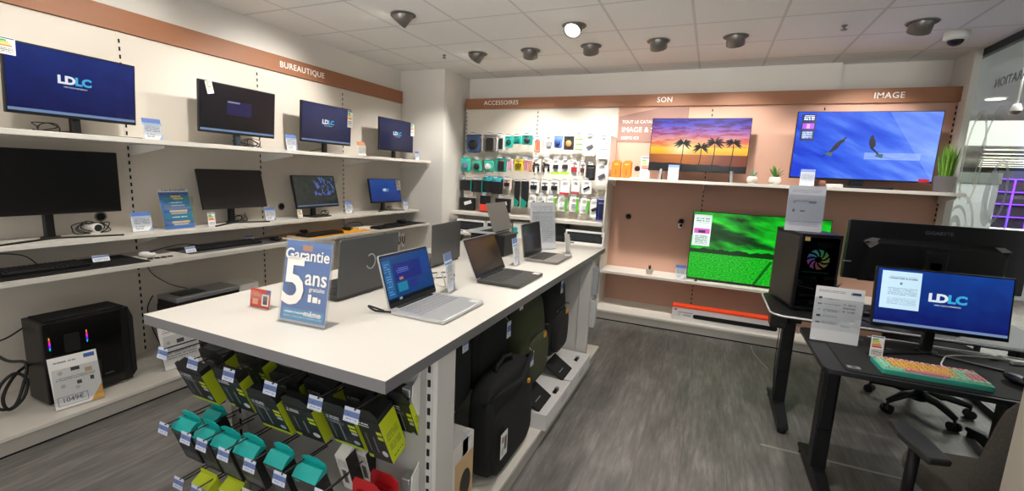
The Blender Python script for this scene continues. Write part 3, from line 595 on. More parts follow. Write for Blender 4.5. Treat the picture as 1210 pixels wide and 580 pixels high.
cable('short black cable under the third upper monitor', [(-3.6, 3.25, 1.655), (-3.58, 3.33, 1.68), (-3.6, 3.42, 1.70)])
cable('tangle of black cable behind the V stand of the wide switched off monitor', loops(1.50, -3.62, 1.035, 4, .075, 4)+[(-3.66, 1.6, 1.12)])
cable('black cable bunch under the tilted switched off monitor', loops(2.52, -3.64, 1.035, 3, .05, 5)+[(-3.66, 2.62, 1.1)])
cable('black cable bunch under the game picture monitor', loops(3.42, -3.6, 1.035, 3, .045, 6))
cable('black cable behind the small bright blue monitor', loops(4.45, -3.6, 1.035, 2, .04, 7))
def outlet(label, x, y, z, rz):
    T = thing('cable_grommet', label, 'grommet', (x, y, z), rz); MB().lathe([(.02, -.0), (.032, -.0), (.036, -.006), (.036, -.0)]).xf(Matrix.Rotation(PI/2, 4, 'X')).build('ring', lampgrey, T); MB().cyl((0, .0, 0), (0, -.003, 0), .024).build('hole', slot, T); return T
outlet('round cable hole in the wall behind the wide switched off monitor', -3.72, 1.645, 1.13, LX)
outlet('round cable hole left of the game picture monitor', -3.72, 3.04, 1.13, LX)
outlet('round cable hole right of the game picture monitor', -3.72, 3.92, 1.12, LX)
outlet('round cable hole in the pink panel left of the green television', -.85, 5.33, 1.11, 0)
outlet('round cable hole in the pink panel above the camera', -.27, 5.33, 1.10, 0)
outlet('round cable hole in the pink panel behind the orange boxes', -.80, 5.33, 1.66, 0)
def webcam(label, x, y, z, rz, mt=None, s_=1):
    T = thing('webcam', label, 'camera', (x, y, z), rz); MB().cyl((0, -.02*s_, .03*s_), (0, .03*s_, .03*s_), .022*s_, .02*s_).build('body', mt or offwhite, T, bevel=.003); MB().cyl((0, -.024*s_, .03*s_), (0, -.02*s_, .03*s_), .016*s_).build('lens', black, T); MB().cyl((0, .0, 0), (0, 0, .012*s_), .02*s_).build('stand', mt or offwhite, T); return T
webcam('small white camera on the upper shelf behind the price card', -3.6, 1.93, 1.65, LX)
webcam('small white camera behind the V stand on the middle shelf', -3.62, 1.56, 1.03, LX+.3, None, 1.4)
webcam('small white camera fixed to the pink panel left of the green television', -.275, 5.30, 1.03, .3)
# ------------------------------------------------------------------ keyboards and mice
def keys_mb(w, d, rows, cols, z, gap=.003, kh=.006, cmap=None, num=False):
    mb = MB(); cw = w/cols; rd = d/rows
    for r_ in range(rows):
        c = 0
        while c < cols:
            span = 1
            if r_ == 0 and abs(c-int(cols*.28)) < 1 : span = int(cols*.32)
            mi = cmap(r_, c, cols) if cmap else 0
            x0 = -w/2+c*cw+gap/2; y0 = -d/2+r_*rd+gap/2
            x1 = -w/2+(c+span)*cw-gap/2; y1 = y0+rd-gap; i = len(mb.v)
            mb.box(x0, x1, y0, y1, z, z+kh, mi)
            for k in range(i+4, i+8): # taper tops
                vx, vy, vz = mb.v[k]; mb.v[k] = (vx+(.0018 if vx < (x0+x1)/2 else -.0018), vy+(.0018 if vy < (y0+y1)/2 else -.0018), vz)
            c += span
    return mb
keyblack = plain('key_black', '#161617', .5)
def keyboard(label, x, y, z, rz, w=.43, d=.135, body=None, keymats=None, cmap=None, rows=6, cols=20, h=.016, tiltx=0, kh=.008):
    T = thing('keyboard', label, 'keyboard', (x, y, z), rz, rx=tiltx)
    MB().prism(rrect(w, d, .008, 3), 0, h, 'z').build('case', body or black, T, bevel=.002)
    keys_mb(w-.016, d-.016, rows, cols, h, cmap=cmap, kh=kh).build('keys', keymats or keyblack, T); return T
def mouse(label, x, y, z, rz, mt=None, s_=1):
    T = thing('computer_mouse', label, 'mouse', (x, y, z), rz); MB().blob((0, 0, .018*s_), .065*s_, .11*s_, .034*s_, 2.3, 20, 12).build('shell', mt or black, T); MB().cyl((-.005, -.03*s_, .033*s_), (.005, -.03*s_, .033*s_), .009*s_, n=12).build('scroll_wheel', dgrey, T); return T
def mat_(label, x, y, z, rz, w, d, mt, t=.003, name='mouse_mat'):
    return tag(MB().prism(rrect(w, d, .012, 3), 0, t, 'z').build(name, mt, loc=(x, y, z), rot=(0, 0, rz)), label, 'mat')
SZ = .868
mat_('black desk mat at the left of the lower shelf', -3.47, 1.27, SZ, LX, .86, .36, plain('mat_black_cloth', '#0e0e10', .8))
keyboard('long black keyboard on the black mat at the left of the lower shelf', -3.47, 1.18, SZ+.003, LX, .50, .17, cols=22)
s_l = printed('shelf_tag_print', '#e8ebef', [('r', 0, 1, .62, .95, '#6d84b4'), ('t', .1, .9, .1, .5, 8, '#8890a0', 14)])
def tagcard(label, x, y, z, rz, w=.06, h=.04, lean=25, name='price_tag'):
    T = thing(name, label, 'price tag', (x, y, z), rz); MB().box(-w/2, w/2, 0, .0015, .001, h, front=1).xf(Matrix.Rotation(-R(lean), 4, 'X')).build('card', [offwhite, s_l], T); MB().box(-w/2, w/2, -.004, .02, 0, .0015).build('foot', acryl, T); return T
tagcard('white price tag standing on the long black keyboard', -3.36, 1.47, SZ+.028, LX, .085, .04)
mouse('white mouse beside the long black keyboard', -3.45, 1.76, SZ, LX+.2, offwhite, 1.1)
tagcard('pale price tag behind the white mouse', -3.53, 1.80, SZ, LX, .07, .035)
T = thing('cable_clip', 'black open cable clip lying at the shelf edge by the white mouse', 'clip', (-3.36, 1.80, SZ), LX)
m = MB()
for k in range(4): m.tube([(-.07+.04*k+.015*math.cos(a*PI/6), .015*math.sin(a*PI/6), .004) for a in range(13)], .003, 6)
m.build('loops', black, T)
mat_('grey mouse mat under the second keyboard of the lower shelf', -3.49, 2.40, SZ, LX, .86, .30, plain('mat_grey_cloth', '#4b4d50', .8))
keyboard('black keyboard on the grey mat of the lower shelf', -3.47, 2.32, SZ+.003, LX, .52, .15, cols=21)
tagcard('white price tag at the left end of the keyboard on the grey mat', -3.39, 2.01, SZ+.003, LX, .07, .045)
mouse('black mouse on the grey mat of the lower shelf', -3.42, 2.72, SZ+.003, LX+.2)
tagcard('pale price tag behind the mouse on the grey mat', -3.6, 2.62, SZ+.003, LX, .08, .04)
mat_('orange yellow mat on the lower shelf', -3.46, 3.36, SZ, LX, .92, .33, plain('mat_orange_cloth', '#e8a21c', .7))
keyboard('black keyboard on the orange yellow mat', -3.42, 3.22, SZ+.003, LX, .46, .15)
mouse('black mouse on the orange yellow mat', -3.47, 3.62, SZ+.003, LX)
mouse('dark grey mouse against the wall behind the orange mat keyboard', -3.62, 3.2, SZ+.003, LX, dgrey, .9)
T = thing('white_dock', 'flat white box on the lower shelf between the orange mat and the far keyboard', 'box', (-3.48, 3.86, SZ), LX); MB().box(-.11, .09, -.05, .05, 0, .02).build('case', offwhite, T, bevel=.004); MB().cyl((.1, 0, 0), (.1, 0, .012), .03).build('knob', offwhite, T)
cable('thin black cable looping over the flat white box', [(-3.6, 3.7, SZ+.004), (-3.6, 3.78, SZ+.05), (-3.6, 3.95, SZ+.05), (-3.6, 4.0, SZ+.004)])
mat_('black mouse mat at the far end of the lower shelf', -3.42, 4.55, SZ, LX, .52, .28, plain('mat_far_cloth', '#17181a', .8))
keyboard('black keyboard at the far end of the lower shelf', -3.34, 4.12, SZ, LX, .44, .14)
mouse('black upright mouse on the far black mat', -3.45, 4.52, SZ+.003, LX, black, 1.35)
cable('black cable along the wall at the left end of the lower shelf', [(-3.6, 1.0, SZ+.004), (-3.62, 1.08, SZ+.09), (-3.58, 1.2, SZ+.08), (-3.56, 1.26, SZ+.01)])
cable('thin black cable running behind the white mouse', [(-3.6, 1.84, SZ+.004), (-3.6, 2.0, SZ+.03), (-3.58, 2.1, SZ+.035), (-3.56, 2.2, SZ+.005)])
cable('black cable hanging down the wall from the lower shelf', [(-3.70, 1.86, .83), (-3.69, 1.9, .7), (-3.66, 2.0, .6), (-3.62, 2.1, .55)])
# row of small blistered headphones hanging under the shelf far end
T = thing('hook_rail', 'short hook rail under the far end of the lower shelf', 'hook', (-3.2, 4.1, .80), 0); MB().cyl((0, -.2, 0), (0, .22, 0), .004).box(-.01, .01, -.21, -.19, -.0, .041).build('rail', silver, T)
for i in range(4):
    T = thing('earphone_pack', 'clear pack of black earphones hanging under the far shelf end', 'earphones', (-3.2, 3.98+.075*i, .8035), LX, 'earphone packs under the far shelf end'); MB().prism(rrect(.06, .15, .008, 3, 0, -.08), -.01, .01, 'y').build('blister', plain('clear_blister_%d' % i, '#b7b1aa', .3), T)
    MB().tube([(-.015, -.012, -.03), (-.02, -.014, -.08), (.0, -.014, -.12), (.02, -.014, -.08), (.015, -.012, -.03)], .006, 6).build('earphones', black, T)
# ------------------------------------------------------------------ left plinth: computer tower, price sheet, second tower
casemat = plain('tower_case_black', '#0c0c0d', .35)
T = thing('computer_tower', 'black computer tower with glowing fans on the left plinth', 'computer', (-3.3, 1.345, .11), LX)
MB().box(-.205, .205, 0, .22, .012, .49).build('case', casemat, T, bevel=.006)
MB().box(-.17, .16, -.005, -.001, .03, .475).build('side_window', plain('tower_window_glass', '#08090a', .12), T, bevel=.001)
MB().prism([(.205, .03), (.228, .06), (.228, .42), (.205, .49)], .0, .21, 'y').build('front_grille', plain('grille_black', '#101012', .6), T)
MB().box(-.18, .19, .02, .2, .49, .497).build('top_vent', plain('vent_black', '#0a0a0a', .8), T)
rgb = SH('fan_rainbow_glow', '#000000', .5); x = rgb.xyz('Object'); hh = rgb.n('ShaderNodeHueSaturation'); hh.inputs['Color'].default_value = (1, .05, .02, 1); rgb.link(rgb.ma('FRACT', rgb.ma('MULTIPLY', x[2], 9.)), hh.inputs['Hue']); rgb.emitc(hh.outputs[0], .8)
for fx in (-.178, -.012): MB().prism([(fx-.003, .345), (fx-.001, .33), (fx+.001, .33), (fx+.004, .345), (fx+.004, .385), (fx+.001, .405), (fx-.001, .405), (fx-.003, .385)], -.008, -.005, 'y').build('fan_glow', rgb.m, T)
for fx in (-.08, ): MB().prism(rrect(.07, .11, .01, 3, fx, .35), -.007, -.0045, 'y').build('cooler', plain('cooler_dark', '#17181a', .4), T)
text('ZALMAN', .011, plain('badge_grey', '#6b6d70', .4), T, (.08, -.0065, .10), (PI/2, 0, 0), .0002, .01, name='badge')
for sx in (-1, 1):
    for yy in (.03, .19): MB().cyl((sx*.16, yy, 0), (sx*.16, yy, .014), .016).build('rubber_foot', offwhite if yy < .1 else black, T)
cable('thick black cables coiled at the left of the glowing tower', [(-3.55, .98, .5), (-3.45, 1.04, .40), (-3.4, 1.1, .37), (-3.38, 1.07, .25), (-3.36, 1.02, .16), (-3.36, .96, .18), (-3.38, .98, .28), (-3.4, 1.05, .33), (-3.38, 1.09, .28), (-3.36, 1.06, .19), (-3.36, 1.0, .15), (-3.38, .99, .22), (-3.44, 1.06, .30), (-3.5, 1.15, .32), (-3.52, 1.15, .22)], .008)
cable('thin black cable above the thick coil by the glowing tower', [(-3.6, .95, .55), (-3.56, 1.02, .49), (-3.53, 1.08, .50), (-3.5, 1.16, .56)], .005)
priceA = printed('tower_price_sheet_print', '#f1eeea', [('t', .08, .55, .86, .93, 16, '#8d99ae', 26), ('r', .72, .95, .88, .96, '#3a5fa8'), ('r', .42, .6, .68, .75, '#2c2c30'), ('t', .1, .9, .52, .60, 30, '#9a9a9c', 40), ('r', .7, .85, .60, .68, '#c9b27a'), ('r', .5, .6, .40, .47, '#3c3c42'), ('r', .78, .86, .42, .5, '#2e3238'), ('c', .2, .68, .05, '#c8c4be', 1.3), ('c', .22, .42, .05, '#c8c4be', 1.3), ('c', .5, .34, .05, '#d0ccc6', 1.3), ('r', .06, .68, .05, .22, '#6f79a8'), ('r', .075, .665, .06, .21, '#f4f2ee'), ('tri', .9, .72, '#e3a94c')])
T = stand_card('white price sheet reading 1049 € leaning on the glowing tower', -3.205, 1.24, .11, LX-R(8), .21, .295, priceA, 14, 'price_sheet', 'price sheet')
o = text('1049€', .036, plain('price_ink', '#2c3770', .5), T, (-.028, .008, .045), (PI/2-R(14), 0, 0), .0003, .0)
priceB = printed('second_price_sheet_print', '#efedea', [('t', .1, .9, .8, .9, 18, '#9aa2b0', 30), ('r', .42, .62, .55, .64, '#47484c'), ('c', .2, .6, .05, '#c4c0ba', 1.3), ('t', .1, .9, .2, .4, 18, '#a0a0a4', 30)])
stand_card('white price sheet on the left plinth below the corner of the island table', -3.25, 1.83, .11, LX, .24, .30, priceB, 12, 'price_sheet', 'price sheet')
T = thing('computer_tower', 'black tower with a silver top on the left plinth, half behind the island table', 'computer', (-3.36, 2.10, .11), LX)
MB().box(-.235, .235, 0, .22, .01, .42).build('case', casemat, T, bevel=.006); MB().box(-.235, .235, -.006, .225, .42, .452).build('top_shell', silver, T, bevel=.006); MB().box(-.18, .0, .04, .17, .452, .456).build('top_vent', black, T)
MB().prism([(-.235, .05), (-.25, .08), (-.25, .38), (-.235, .42)], .02, .2, 'y').build('front_grille', black, T)
T = thing('white_carton', 'white carton beside the silver topped tower on the left plinth', 'box', (-3.40, 2.44, .11), LX); MB().box(-.09, .09, 0, .2, 0, .44).build('carton', offwhite, T, bevel=.002); MB().box(-.06, .06, -.002, 0, .3, .36).build('printed_label', greyed, T)
cable('thin black cable behind the silver topped tower', [(-3.62, 1.86, .55), (-3.66, 1.84, .45), (-3.66, 1.86, .3), (-3.62, 1.9, .115)], .004)
# ------------------------------------------------------------------ island display table
TZ = .978
isl = thing('display_island', 'white island display table with laptops on top and pegs at its near end', 'display table', (0, 0, 0))
MB().box(-1.83, -.741, .905, 3.62, TZ-.038, TZ-.0005).build('table_edge_slab', greyed, isl, bevel=.001)
MB().box(-1.8295, -.7415, .9055, 3.6195, TZ-.001, TZ).build('tabletop', plain('table_top_laminate', '#e2ddd4', .35), isl)
MB().box(-.80, -.757, 1.185, 1.30, .11, TZ-.038).build('end_post', plain('post_white', '#cbc7c0', .5), isl, bevel=.002)
MB().box(-1.80, -1.72, 1.185, 1.30, .11, TZ-.038).build('end_post', plain('post_white_far', '#cbc7c0', .5), isl, bevel=.002)
MB().box(-1.75, -.80, 1.20, 1.215, .11, TZ-.038).build('end_back_panel', plain('end_panel_grey', '#a5a39e', .6), isl)
m = MB()
for px in (-.785, -1.735):
    m.box(px-.012, px+.012, 1.183, 1.19, .11, TZ-.04, 0); z = .13
    while z < TZ-.08: m.box(px-.007, px+.003, 1.180, 1.184, z, z+.024, 1); z += .05
m.build('slotted_rail', [plain('rail_white', '#bfbdb8', .5), slot], isl)
MB().box(-.84, -.757, 3.275, 3.31, .11, TZ-.038).box(-1.27, -.84, 3.285, 3.30, .11, TZ-.038).build('far_end_panel', plain('far_panel_white', '#c3c0ba', .5), isl, bevel=.001)
MB().box(-1.285, -1.265, 1.30, 3.285, .11, TZ-.038).build('centre_panel', panelm, isl)
MB().box(-1.80, -.744, .93, 3.70, .09, .11).build('plinth_top', white, isl, bevel=.002)
MB().box(-1.79, -.752, .94, 3.69, .012, .09).build('plinth_front', offgrey, isl); MB().box(-1.77, -.77, .96, 3.67, 0, .012).build('kick_strip', slot, isl)
MB().box(-1.05, -1.03, 1.32, 3.27, .885, .905).build('hanging_rail', silver, isl)
for z in (.80, .47): MB().box(-.875, -.84, 1.15, 1.20, z-.035, z+.02).build('rail_bracket', silver, isl, bevel=.004); MB().prism([(1.19, z-.09), (1.21, z-.09), (1.215, z+.08), (1.19, z+.05), (1.16, z+.03), (1.155, z-.02)], -.838, -.834, 'x').build('hook_plate', offwhite, isl)
# hook bars with rows
def hook(label, x, y0, y1, z, tagm, group):
    T = thing('display_hook', label, 'hook', (x, y1, z), 0, group); L = y1-y0
    MB().tube([(-.012, 0, 0), (-.012, -L+.01, 0), (-.012, -L, .012)], .0028, 6).tube([(.012, 0, .03), (.012, -L, .03)], .0028, 6).build('prongs', plain('hook_dark_metal', '#3a3836', .4, .6) if 'hook_dark_metal' not in bpy.data.materials else bpy.data.materials['hook_dark_metal'], T)
    MB().box(-.03, .03, -L-.003, -L, -.012, .032, front=1).xf(Matrix.Translation((0, -L, 0)) @ Matrix.Rotation(R(-14), 4, 'X') @ Matrix.Translation((0, L, 0))).build('price_tag', [acryl, tagm], T)
    return T
tagm = printed('hook_tag_print', '#cdd3e2', [('r', 0, 1, .35, .75, '#5f74a8'), ('t', .1, .9, .05, .3, 6, '#8890a8', 12)])
for x in (-1.885, -1.70, -1.50, -1.29, -1.085, -.935): hook('price tagged hook in the top row at the near end of the island', x, .985, 1.235, .778, tagm, 'hooks of the top row at the island end')
for x in (-1.90, -1.76, -1.665, -1.54, -1.40, -1.25, -1.06): hook('price tagged hook in the middle row at the near end of the island', x, .975, 1.235, .462, tagm, 'hooks of the middle row at the island end')
for x in (-1.83, -1.72, -1.5): hook('price tagged hook in the lowest row at the near end of the island', x, .975, 1.235, .245, tagm, 'hooks of the lowest row at the island end')
lime = plain('lime_carton', '#b3c21b', .5); cart = printed('lime_black_front_print', '#17181a', [('r', .0, 1, 0, .09, '#9db51c'), ('t', .06, .5, .82, .93, 16, '#c9ccd0', 14), ('r', .12, .17, .2, .66, '#56595e'), ('r', .42, .47, .18, .7, '#6d7178'), ('t', .06, .6, .70, .78, 20, '#85888e', 20), ('r', .74, .96, .70, .78, '#b3c21b'), ('r', .74, .96, .58, .66, '#b3c21b'), ('r', .76, .95, .48, .55, '#a9adb2'), ('c', .82, .22, .10, '#7fa0a6', 1.6)])
cartx = printed('lime_black_cross_front_print', '#17181a', [('r', .0, 1, 0, .09, '#9db51c'), ('t', .06, .5, .82, .93, 16, '#c9ccd0', 14), ('tri', .5, .18, '#1b1c1e'), ('r', .2, .25, .2, .66, '#5b5e64'), ('r', .5, .55, .2, .6, '#6d7178'), ('r', .74, .96, .70, .78, '#b3c21b'), ('r', .74, .96, .58, .66, '#b3c21b'), ('c', .8, .22, .12, '#b9bcc0', 1.6)])
blackc = plain('carton_black', '#1b1c1d', .5); lsp = printed('lime_side_print', '#c9d81a', [('t', .15, .85, .50, .68, 22, '#7d8a16', 16), ('t', .15, .85, .25, .42, 22, '#7d8a16', 16), ('t', .2, .8, .06, .12, 10, '#3a3f10', 12)])
def carton(label, x, y, z, w, h, d, front, side=None, tilt=22, group=None, rz=0):
    """hangs from (x,y,z): top front edge, bottom swung back"""
    T = thing('boxed_cable_pack', label, 'box', (x, y, z), rz, group, 0); q = Matrix.Rotation(R(tilt), 4, 'X')
    MB().box(-w/2, w/2, 0, d, -h, 0, 0, front=1, right=2).xf(q).build('carton', [blackc, front, side or lime], T, bevel=.0008)
    MB().prism([(-w/2, 0), (w/2, 0), (w/2*.9, .03), (w*.25, .05), (-w*.25, .05), (-w/2*.9, .03)], .002, .004, 'y').xf(q).build('hang_tab', blackc, T)
    MB().box(-w/2+.001, w/2-.001, .004, d-.001, 0, .022).xf(q).build('sloped_lid', blackc, T)
    return T
Y1 = 1.03
for (x, y, z, w, fr, lb) in ((-1.808, Y1, .708, .155, cart, 'leftmost black and lime carton of the top row'), (-1.583, Y1, .732, .14, cartx, 'second black and lime carton of the top row, partly behind its neighbours'), (-1.395, Y1, .698, .15, cart, 'third black and lime carton of the top row'), (-1.235, Y1+.01, .705, .14, cartx, 'fourth black and lime carton of the top row'), (-1.06, Y1+.02, .722, .135, cart, 'fifth black and lime carton of the top row')):
    carton(lb, x, y, z, w, .16, .045, fr)
    carton('second copy behind the '+lb.split(' of the')[0]+' of the top row', x+.012, y+.085, z+.03, w, .16, .055, fr)
carton('rightmost carton of the top row with its big lime side turned to the aisle', -.945, 1.06, .728, .10, .20, .082, cartx, lsp)
carton('carton with a lime side hanging behind the rightmost one, beside the slotted rail', -.885, 1.145, .765, .09, .19, .065, cart, lsp)
teal = plain('teal_plastic', '#1fb0aa', .35); tealf = printed('black_teal_front_print', '#1c1d20', [('t', .1, .9, .86, .94, 12, '#7d8288', 16), ('r', .45, .5, .3, .7, '#4c5056'), ('t', .1, .9, .08, .3, 26, '#6e7278', 30)])
tealf2 = printed('black_text_front_print', '#1a1b1e', [('t', .08, .92, .1, .62, 20, '#777b82', 24), ('r', .1, .3, .9, .95, '#2aa0a4')])
def tealpack(label, x, y, z, w, h, d, fr, tilt=18, rz=0):
    T = thing('boxed_charger_pack', label, 'box', (x, y, z), rz); q = Matrix.Rotation(R(tilt), 4, 'X')
    MB().box(-w/2, w/2, 0, d, -h, 0, front=1).xf(q).build('carton', [blackc, fr], T, bevel=.0008)
    MB().prism([(0, 0), (d, 0), (d+.004, .010), (d*.8, .022), (d*.4, .014)], -w/2, w/2, 'x').xf(q).build('teal_lid', teal, T)
    MB().prism([(-w/2, .0), (-w/2, .035), (-w*.2, .05), (w*.2, .05), (w/2, .035), (w/2, 0)], d+.004, d+.007, 'y').xf(q).build('teal_hang_tab', teal, T); return T
for i, (x, z, w, fr, lb) in enumerate(((-1.845, .462, .10, tealf, 'black pack with teal lid at the left end of the middle row'), (-1.725, .455, .085, tealf, 'second teal lidded pack from the left in the middle row'), (-1.615, .452, .10, tealf2, 'third teal lidded pack of the middle row, covered in small writing'), (-1.49, .458, .10, tealf, 'fourth teal lidded pack of the middle row'), (-1.335, .465, .085, tealf, 'fifth teal lidded pack of the middle row, right of the gap'), (-1.19, .455, .10, tealf2, 'rightmost teal lidded pack of the middle row'))):
    tealpack(lb, x, 1.0+.004*i, z, w+.012, .165, .055, fr)
tealpack('teal lidded pack behind the leftmost pack of the middle row', -1.80, 1.085, .475, .09, .14, .05, tealf)
whf = printed('white_carton_front_print', '#d9d6cf', [('t', .1, .9, .7, .92, 16, '#8d8a86', 16), ('r', .3, .7, .2, .6, '#5a5856')])
def whitepack(label, x, y, z, w, h, d, side, lid, tilt=16):
    T = thing('boxed_adapter_pack', label, 'box', (x, y, z)); q = Matrix.Rotation(R(tilt), 4, 'X')
    MB().box(-w/2, w/2, 0, d, -h, 0, front=1, right=2).xf(q).build('carton', [plain('carton_body_'+lid.name, '#cfccc5', .5), whf, side], T, bevel=.0008)
    MB().prism([(0, 0), (d, 0), (d, .03), (d-.006, .012)], -w/2, w/2, 'x').xf(q).build('lid', lid, T); return T
whitepack('white and lime carton at the left of the lowest row', -1.74, 1.0, .255, .10, .14, .05, lime, lime); whitepack('white and lime carton second in the lowest row', -1.62, 1.03, .25, .10, .14, .05, lime, lime)
whitepack('pale carton in the middle of the lowest row', -1.50, 1.0, .24, .11, .13, .06, offwhite, offwhite); whitepack('pale grey carton right of the middle of the lowest row', -1.34, .99, .25, .12, .13, .06, offwhite, offwhite)
whitepack('narrow white carton under the fifth top row carton', -1.09, 1.09, .535, .05, .16, .05, blackc, offwhite); whitepack('narrow white carton behind the other narrow one, left of the red cards', -1.05, 1.145, .53, .05, .16, .045, blackc, offwhite)
red = plain('red_card', '#b3141c', .5)
for i, (x, y) in enumerate(((-.955, 1.07), (-.93, 1.13))):
    T = thing('red_card_pack', ('front red hanging card near the end post', 'rear red hanging card near the end post')[i], 'pack', (x, y, .50)); MB().prism([(-.06, -.16), (.06, -.16), (.06, -.02), (.03, 0), (-.05, 0), (-.06, -.02)], 0, .004, 'y').build('card', red, T); MB().prism(rrect(.08, .1, .01, 3, 0, -.09), -.02, 0, 'y').build('blister', plain('red_blister_%d' % i, '#8c0d14', .3), T)
# ------------------------------------------------------------------ things under the table on the aisle side
cloth = SH('black_bag_cloth', '#141414', .85); nn = cloth.noise(cloth.coord('Object'), 60, 3); cloth.bump(nn, .3, .004); cloth = cloth.m
olive = SH('olive_bag_cloth', '#3d4127', .85); nn = olive.noise(olive.coord('Object'), 60, 3); olive.bump(nn, .3, .004); olive = olive.m
orange = plain('orange_leather', '#c0621c', .6); mustard = plain('mustard_emblem', '#d9962a', .6)
def backpack(label, y, z0, z1, w, mt, x=-.93, d=.19, rz=0):
    T = thing('backpack', label, 'backpack', (x, y, z0), LX+rz); h = z1-z0
    MB().blob((0, 0, h/2), w, d, h, 3.2, 36, 24, .012, int(y*10), taper=.14).build('body', mt, T)
    MB().blob((0, -d*.42, h*.33), w*.8, d*.35, h*.5, 3.6, 30, 16, .012, 3).build('front_pocket', mt, T)
    MB().tube([(-w*.38, -d*.5, h*.60), (-w*.2, -d*.53, h*.64), (w*.2, -d*.53, h*.64), (w*.38, -d*.5, h*.60)], .004, 6).build('zip', black, T)
    MB().tube([(-.04, 0, h*.97), (-.035, -.0, h*1.05), (0, 0, h*1.09), (.035, 0, h*1.05), (.04, 0, h*.97)], .009, 8).build('grab_handle', orange, T)
    MB().prism(rrect(.03, .036, .006, 3, .05, h*.55), -d*.60, -d*.57, 'y').build('emblem', mustard, T)
    for sx in (-1, 1): MB().tube([(sx*w*.3, d*.4, h*.9), (sx*w*.38, d*.55, h*.6), (sx*w*.36, d*.5, h*.2)], .014, 8).build('shoulder_strap', mt, T)
    return T
backpack('olive green backpack with orange handle under the table', 2.40, .29, .86, .40, olive)
backpack('black backpack with a small orange emblem hanging farthest under the table', 2.84, .32, .885, .37, cloth)
def satchel(label, y, z0, z1, w, x, d, tagz=None):
    T = thing('laptop_bag', label, 'bag', (x, y, z0), LX); h = z1-z0
    MB().blob((0, 0, h/2), w, d, h, 5, 40, 18, .008, int(y*7)).build('body', cloth, T)
    MB().blob((0, -d*.38, h*.40), w*.9, d*.4, h*.72, 6, 36, 16, .01, 5).build('front_pocket', cloth, T)
    MB().tube([(-w*.42, -d*.3, h*.90), (0, -d*.32, h*.96), (w*.42, -d*.3, h*.90)], .004, 6).build('zip', silver, T)
    MB().tube([(-.09, 0, h*.98), (-.08, 0, h*1.06), (0, 0, h*1.1), (.08, 0, h*1.06), (.09, 0, h*.98)], .01, 8).build('carry_handle', cloth, T); return T, h
satchel('black laptop bag hanging nearest under the table, behind the end post', 1.56, .47, .90, .42, -1.0, .12)
satchel('black laptop bag hanging under the table above the messenger bag', 2.0, .46, .90, .36, -1.0, .12)
T, h = satchel('black messenger bag with white tag and orange emblem lying on the island plinth', 1.93, .115, .60, .52, -.85, .14)
MB().prism(rrect(.02, .022, .004, 3, .10, h*.80), -.105, -.095, 'y').build('emblem', mustard, T)
btag = printed('bag_tag_print', '#e8e6e2', [('r', .15, .4, .6, .85, '#8c3a36'), ('r', .5, .88, .25, .8, '#5c5c5a'), ('t', .1, .45, .1, .45, 14, '#77777a', 10)])
MB().box(-.245, -.175, -.112, -.110, .155, .275, front=1).build('hang_tag', [offwhite, btag], T); MB().tube([(-.21, -.11, .275), (-.21, -.1, .33)], .002, 5).build('tag_cord', black, T)
MB().tube([(-.25, -.02, h*.8), (-.2, -.09, h*.95), (0, -.1, h*.9), (.2, -.07, h*1.02), (.25, 0, h*.85)], .012, 8).build('shoulder_strap', cloth, T)
for i, (y, z, lb) in enumerate(((1.93, .80, 'white swing tag on the bag hanging over the messenger bag'), (2.20, .555, 'white swing tag beside the olive backpack'), (2.78, .83, 'white swing tag at the handle of the far black backpack'), (1.50, .88, 'white hook tag at the nearest hanging bag'), (1.47, .46, 'white tag over the tan carton'), (2.08, .90, 'white hook tag before the olive backpack'))):
    T = thing('swing_tag', lb, 'tag', (-.80 if i in (1, 4) else (-.83), y, z), LX); MB().box(-.022, .022, 0, .0015, -.05, .03, front=1).build('card', [offwhite, tagm], T); MB().tube([(0, .001, .03), (0, .02, .05)], .001, 5).build('string', offwhite, T)
kr = printed('tan_carton_front_print', '#cfae7e', [('r', 0, 1, .8, 1, '#ddd8d0'), ('r', 0, 1, 0, .16, '#dcd7cf'), ('r', .0, .12, 0, 1, '#e0dbd3'), ('c', .62, .45, .26, '#2a2622', 1.5), ('r', .45, .9, .16, .3, '#d6a044')])
T = thing('tan_carton', 'tan and white carton with a bag picture next to the end post', 'box', (-.80, 1.455, .11), LX); MB().box(-.085, .085, 0, .30, 0, .37, front=1).build('carton', [plain('carton_side_cream', '#d8d2c8', .6), kr], T, bevel=.001); MB().box(-.084, .084, .002, .298, .37, .372).build('lid', offwhite, T)
whbox = printed('white_long_carton_print', '#d4d2d0', [('t', .04, .3, .2, .8, 4, '#8b8d92', 20)])
T = thing('white_carton', 'white carton with big grey letters lying on the island plinth beside the messenger bag', 'box', (-.715, 2.49, .11), LX); MB().box(-.24, .24, 0, .30, 0, .095).build('carton', plain('asus_carton_white', '#d9d7d4', .5), T, bevel=.001)
text('ASUS', .055, plain('carton_grey_ink', '#77797e', .5), T, (-.2405, .16, .048), (PI/2, 0, -PI/2), .0002, .02); text('ASUS', .05, plain('carton_grey_ink_side', '#b3b3b6', .5), T, (.1, -.0005, .05), (PI/2, 0, 0), .0002, .02)
T = thing('white_carton', 'second white carton on the island plinth at the far panel', 'box', (-.715, 3.0, .11), LX); MB().box(-.255, .255, 0, .28, 0, .095).build('carton', plain('far_carton_white', '#d9d7d4', .5), T, bevel=.001)
text('ASUS', .05, plain('carton_grey_ink_far', '#b0b0b4', .5), T, (.0, -.0005, .05), (PI/2, 0, 0), .0002, .02)
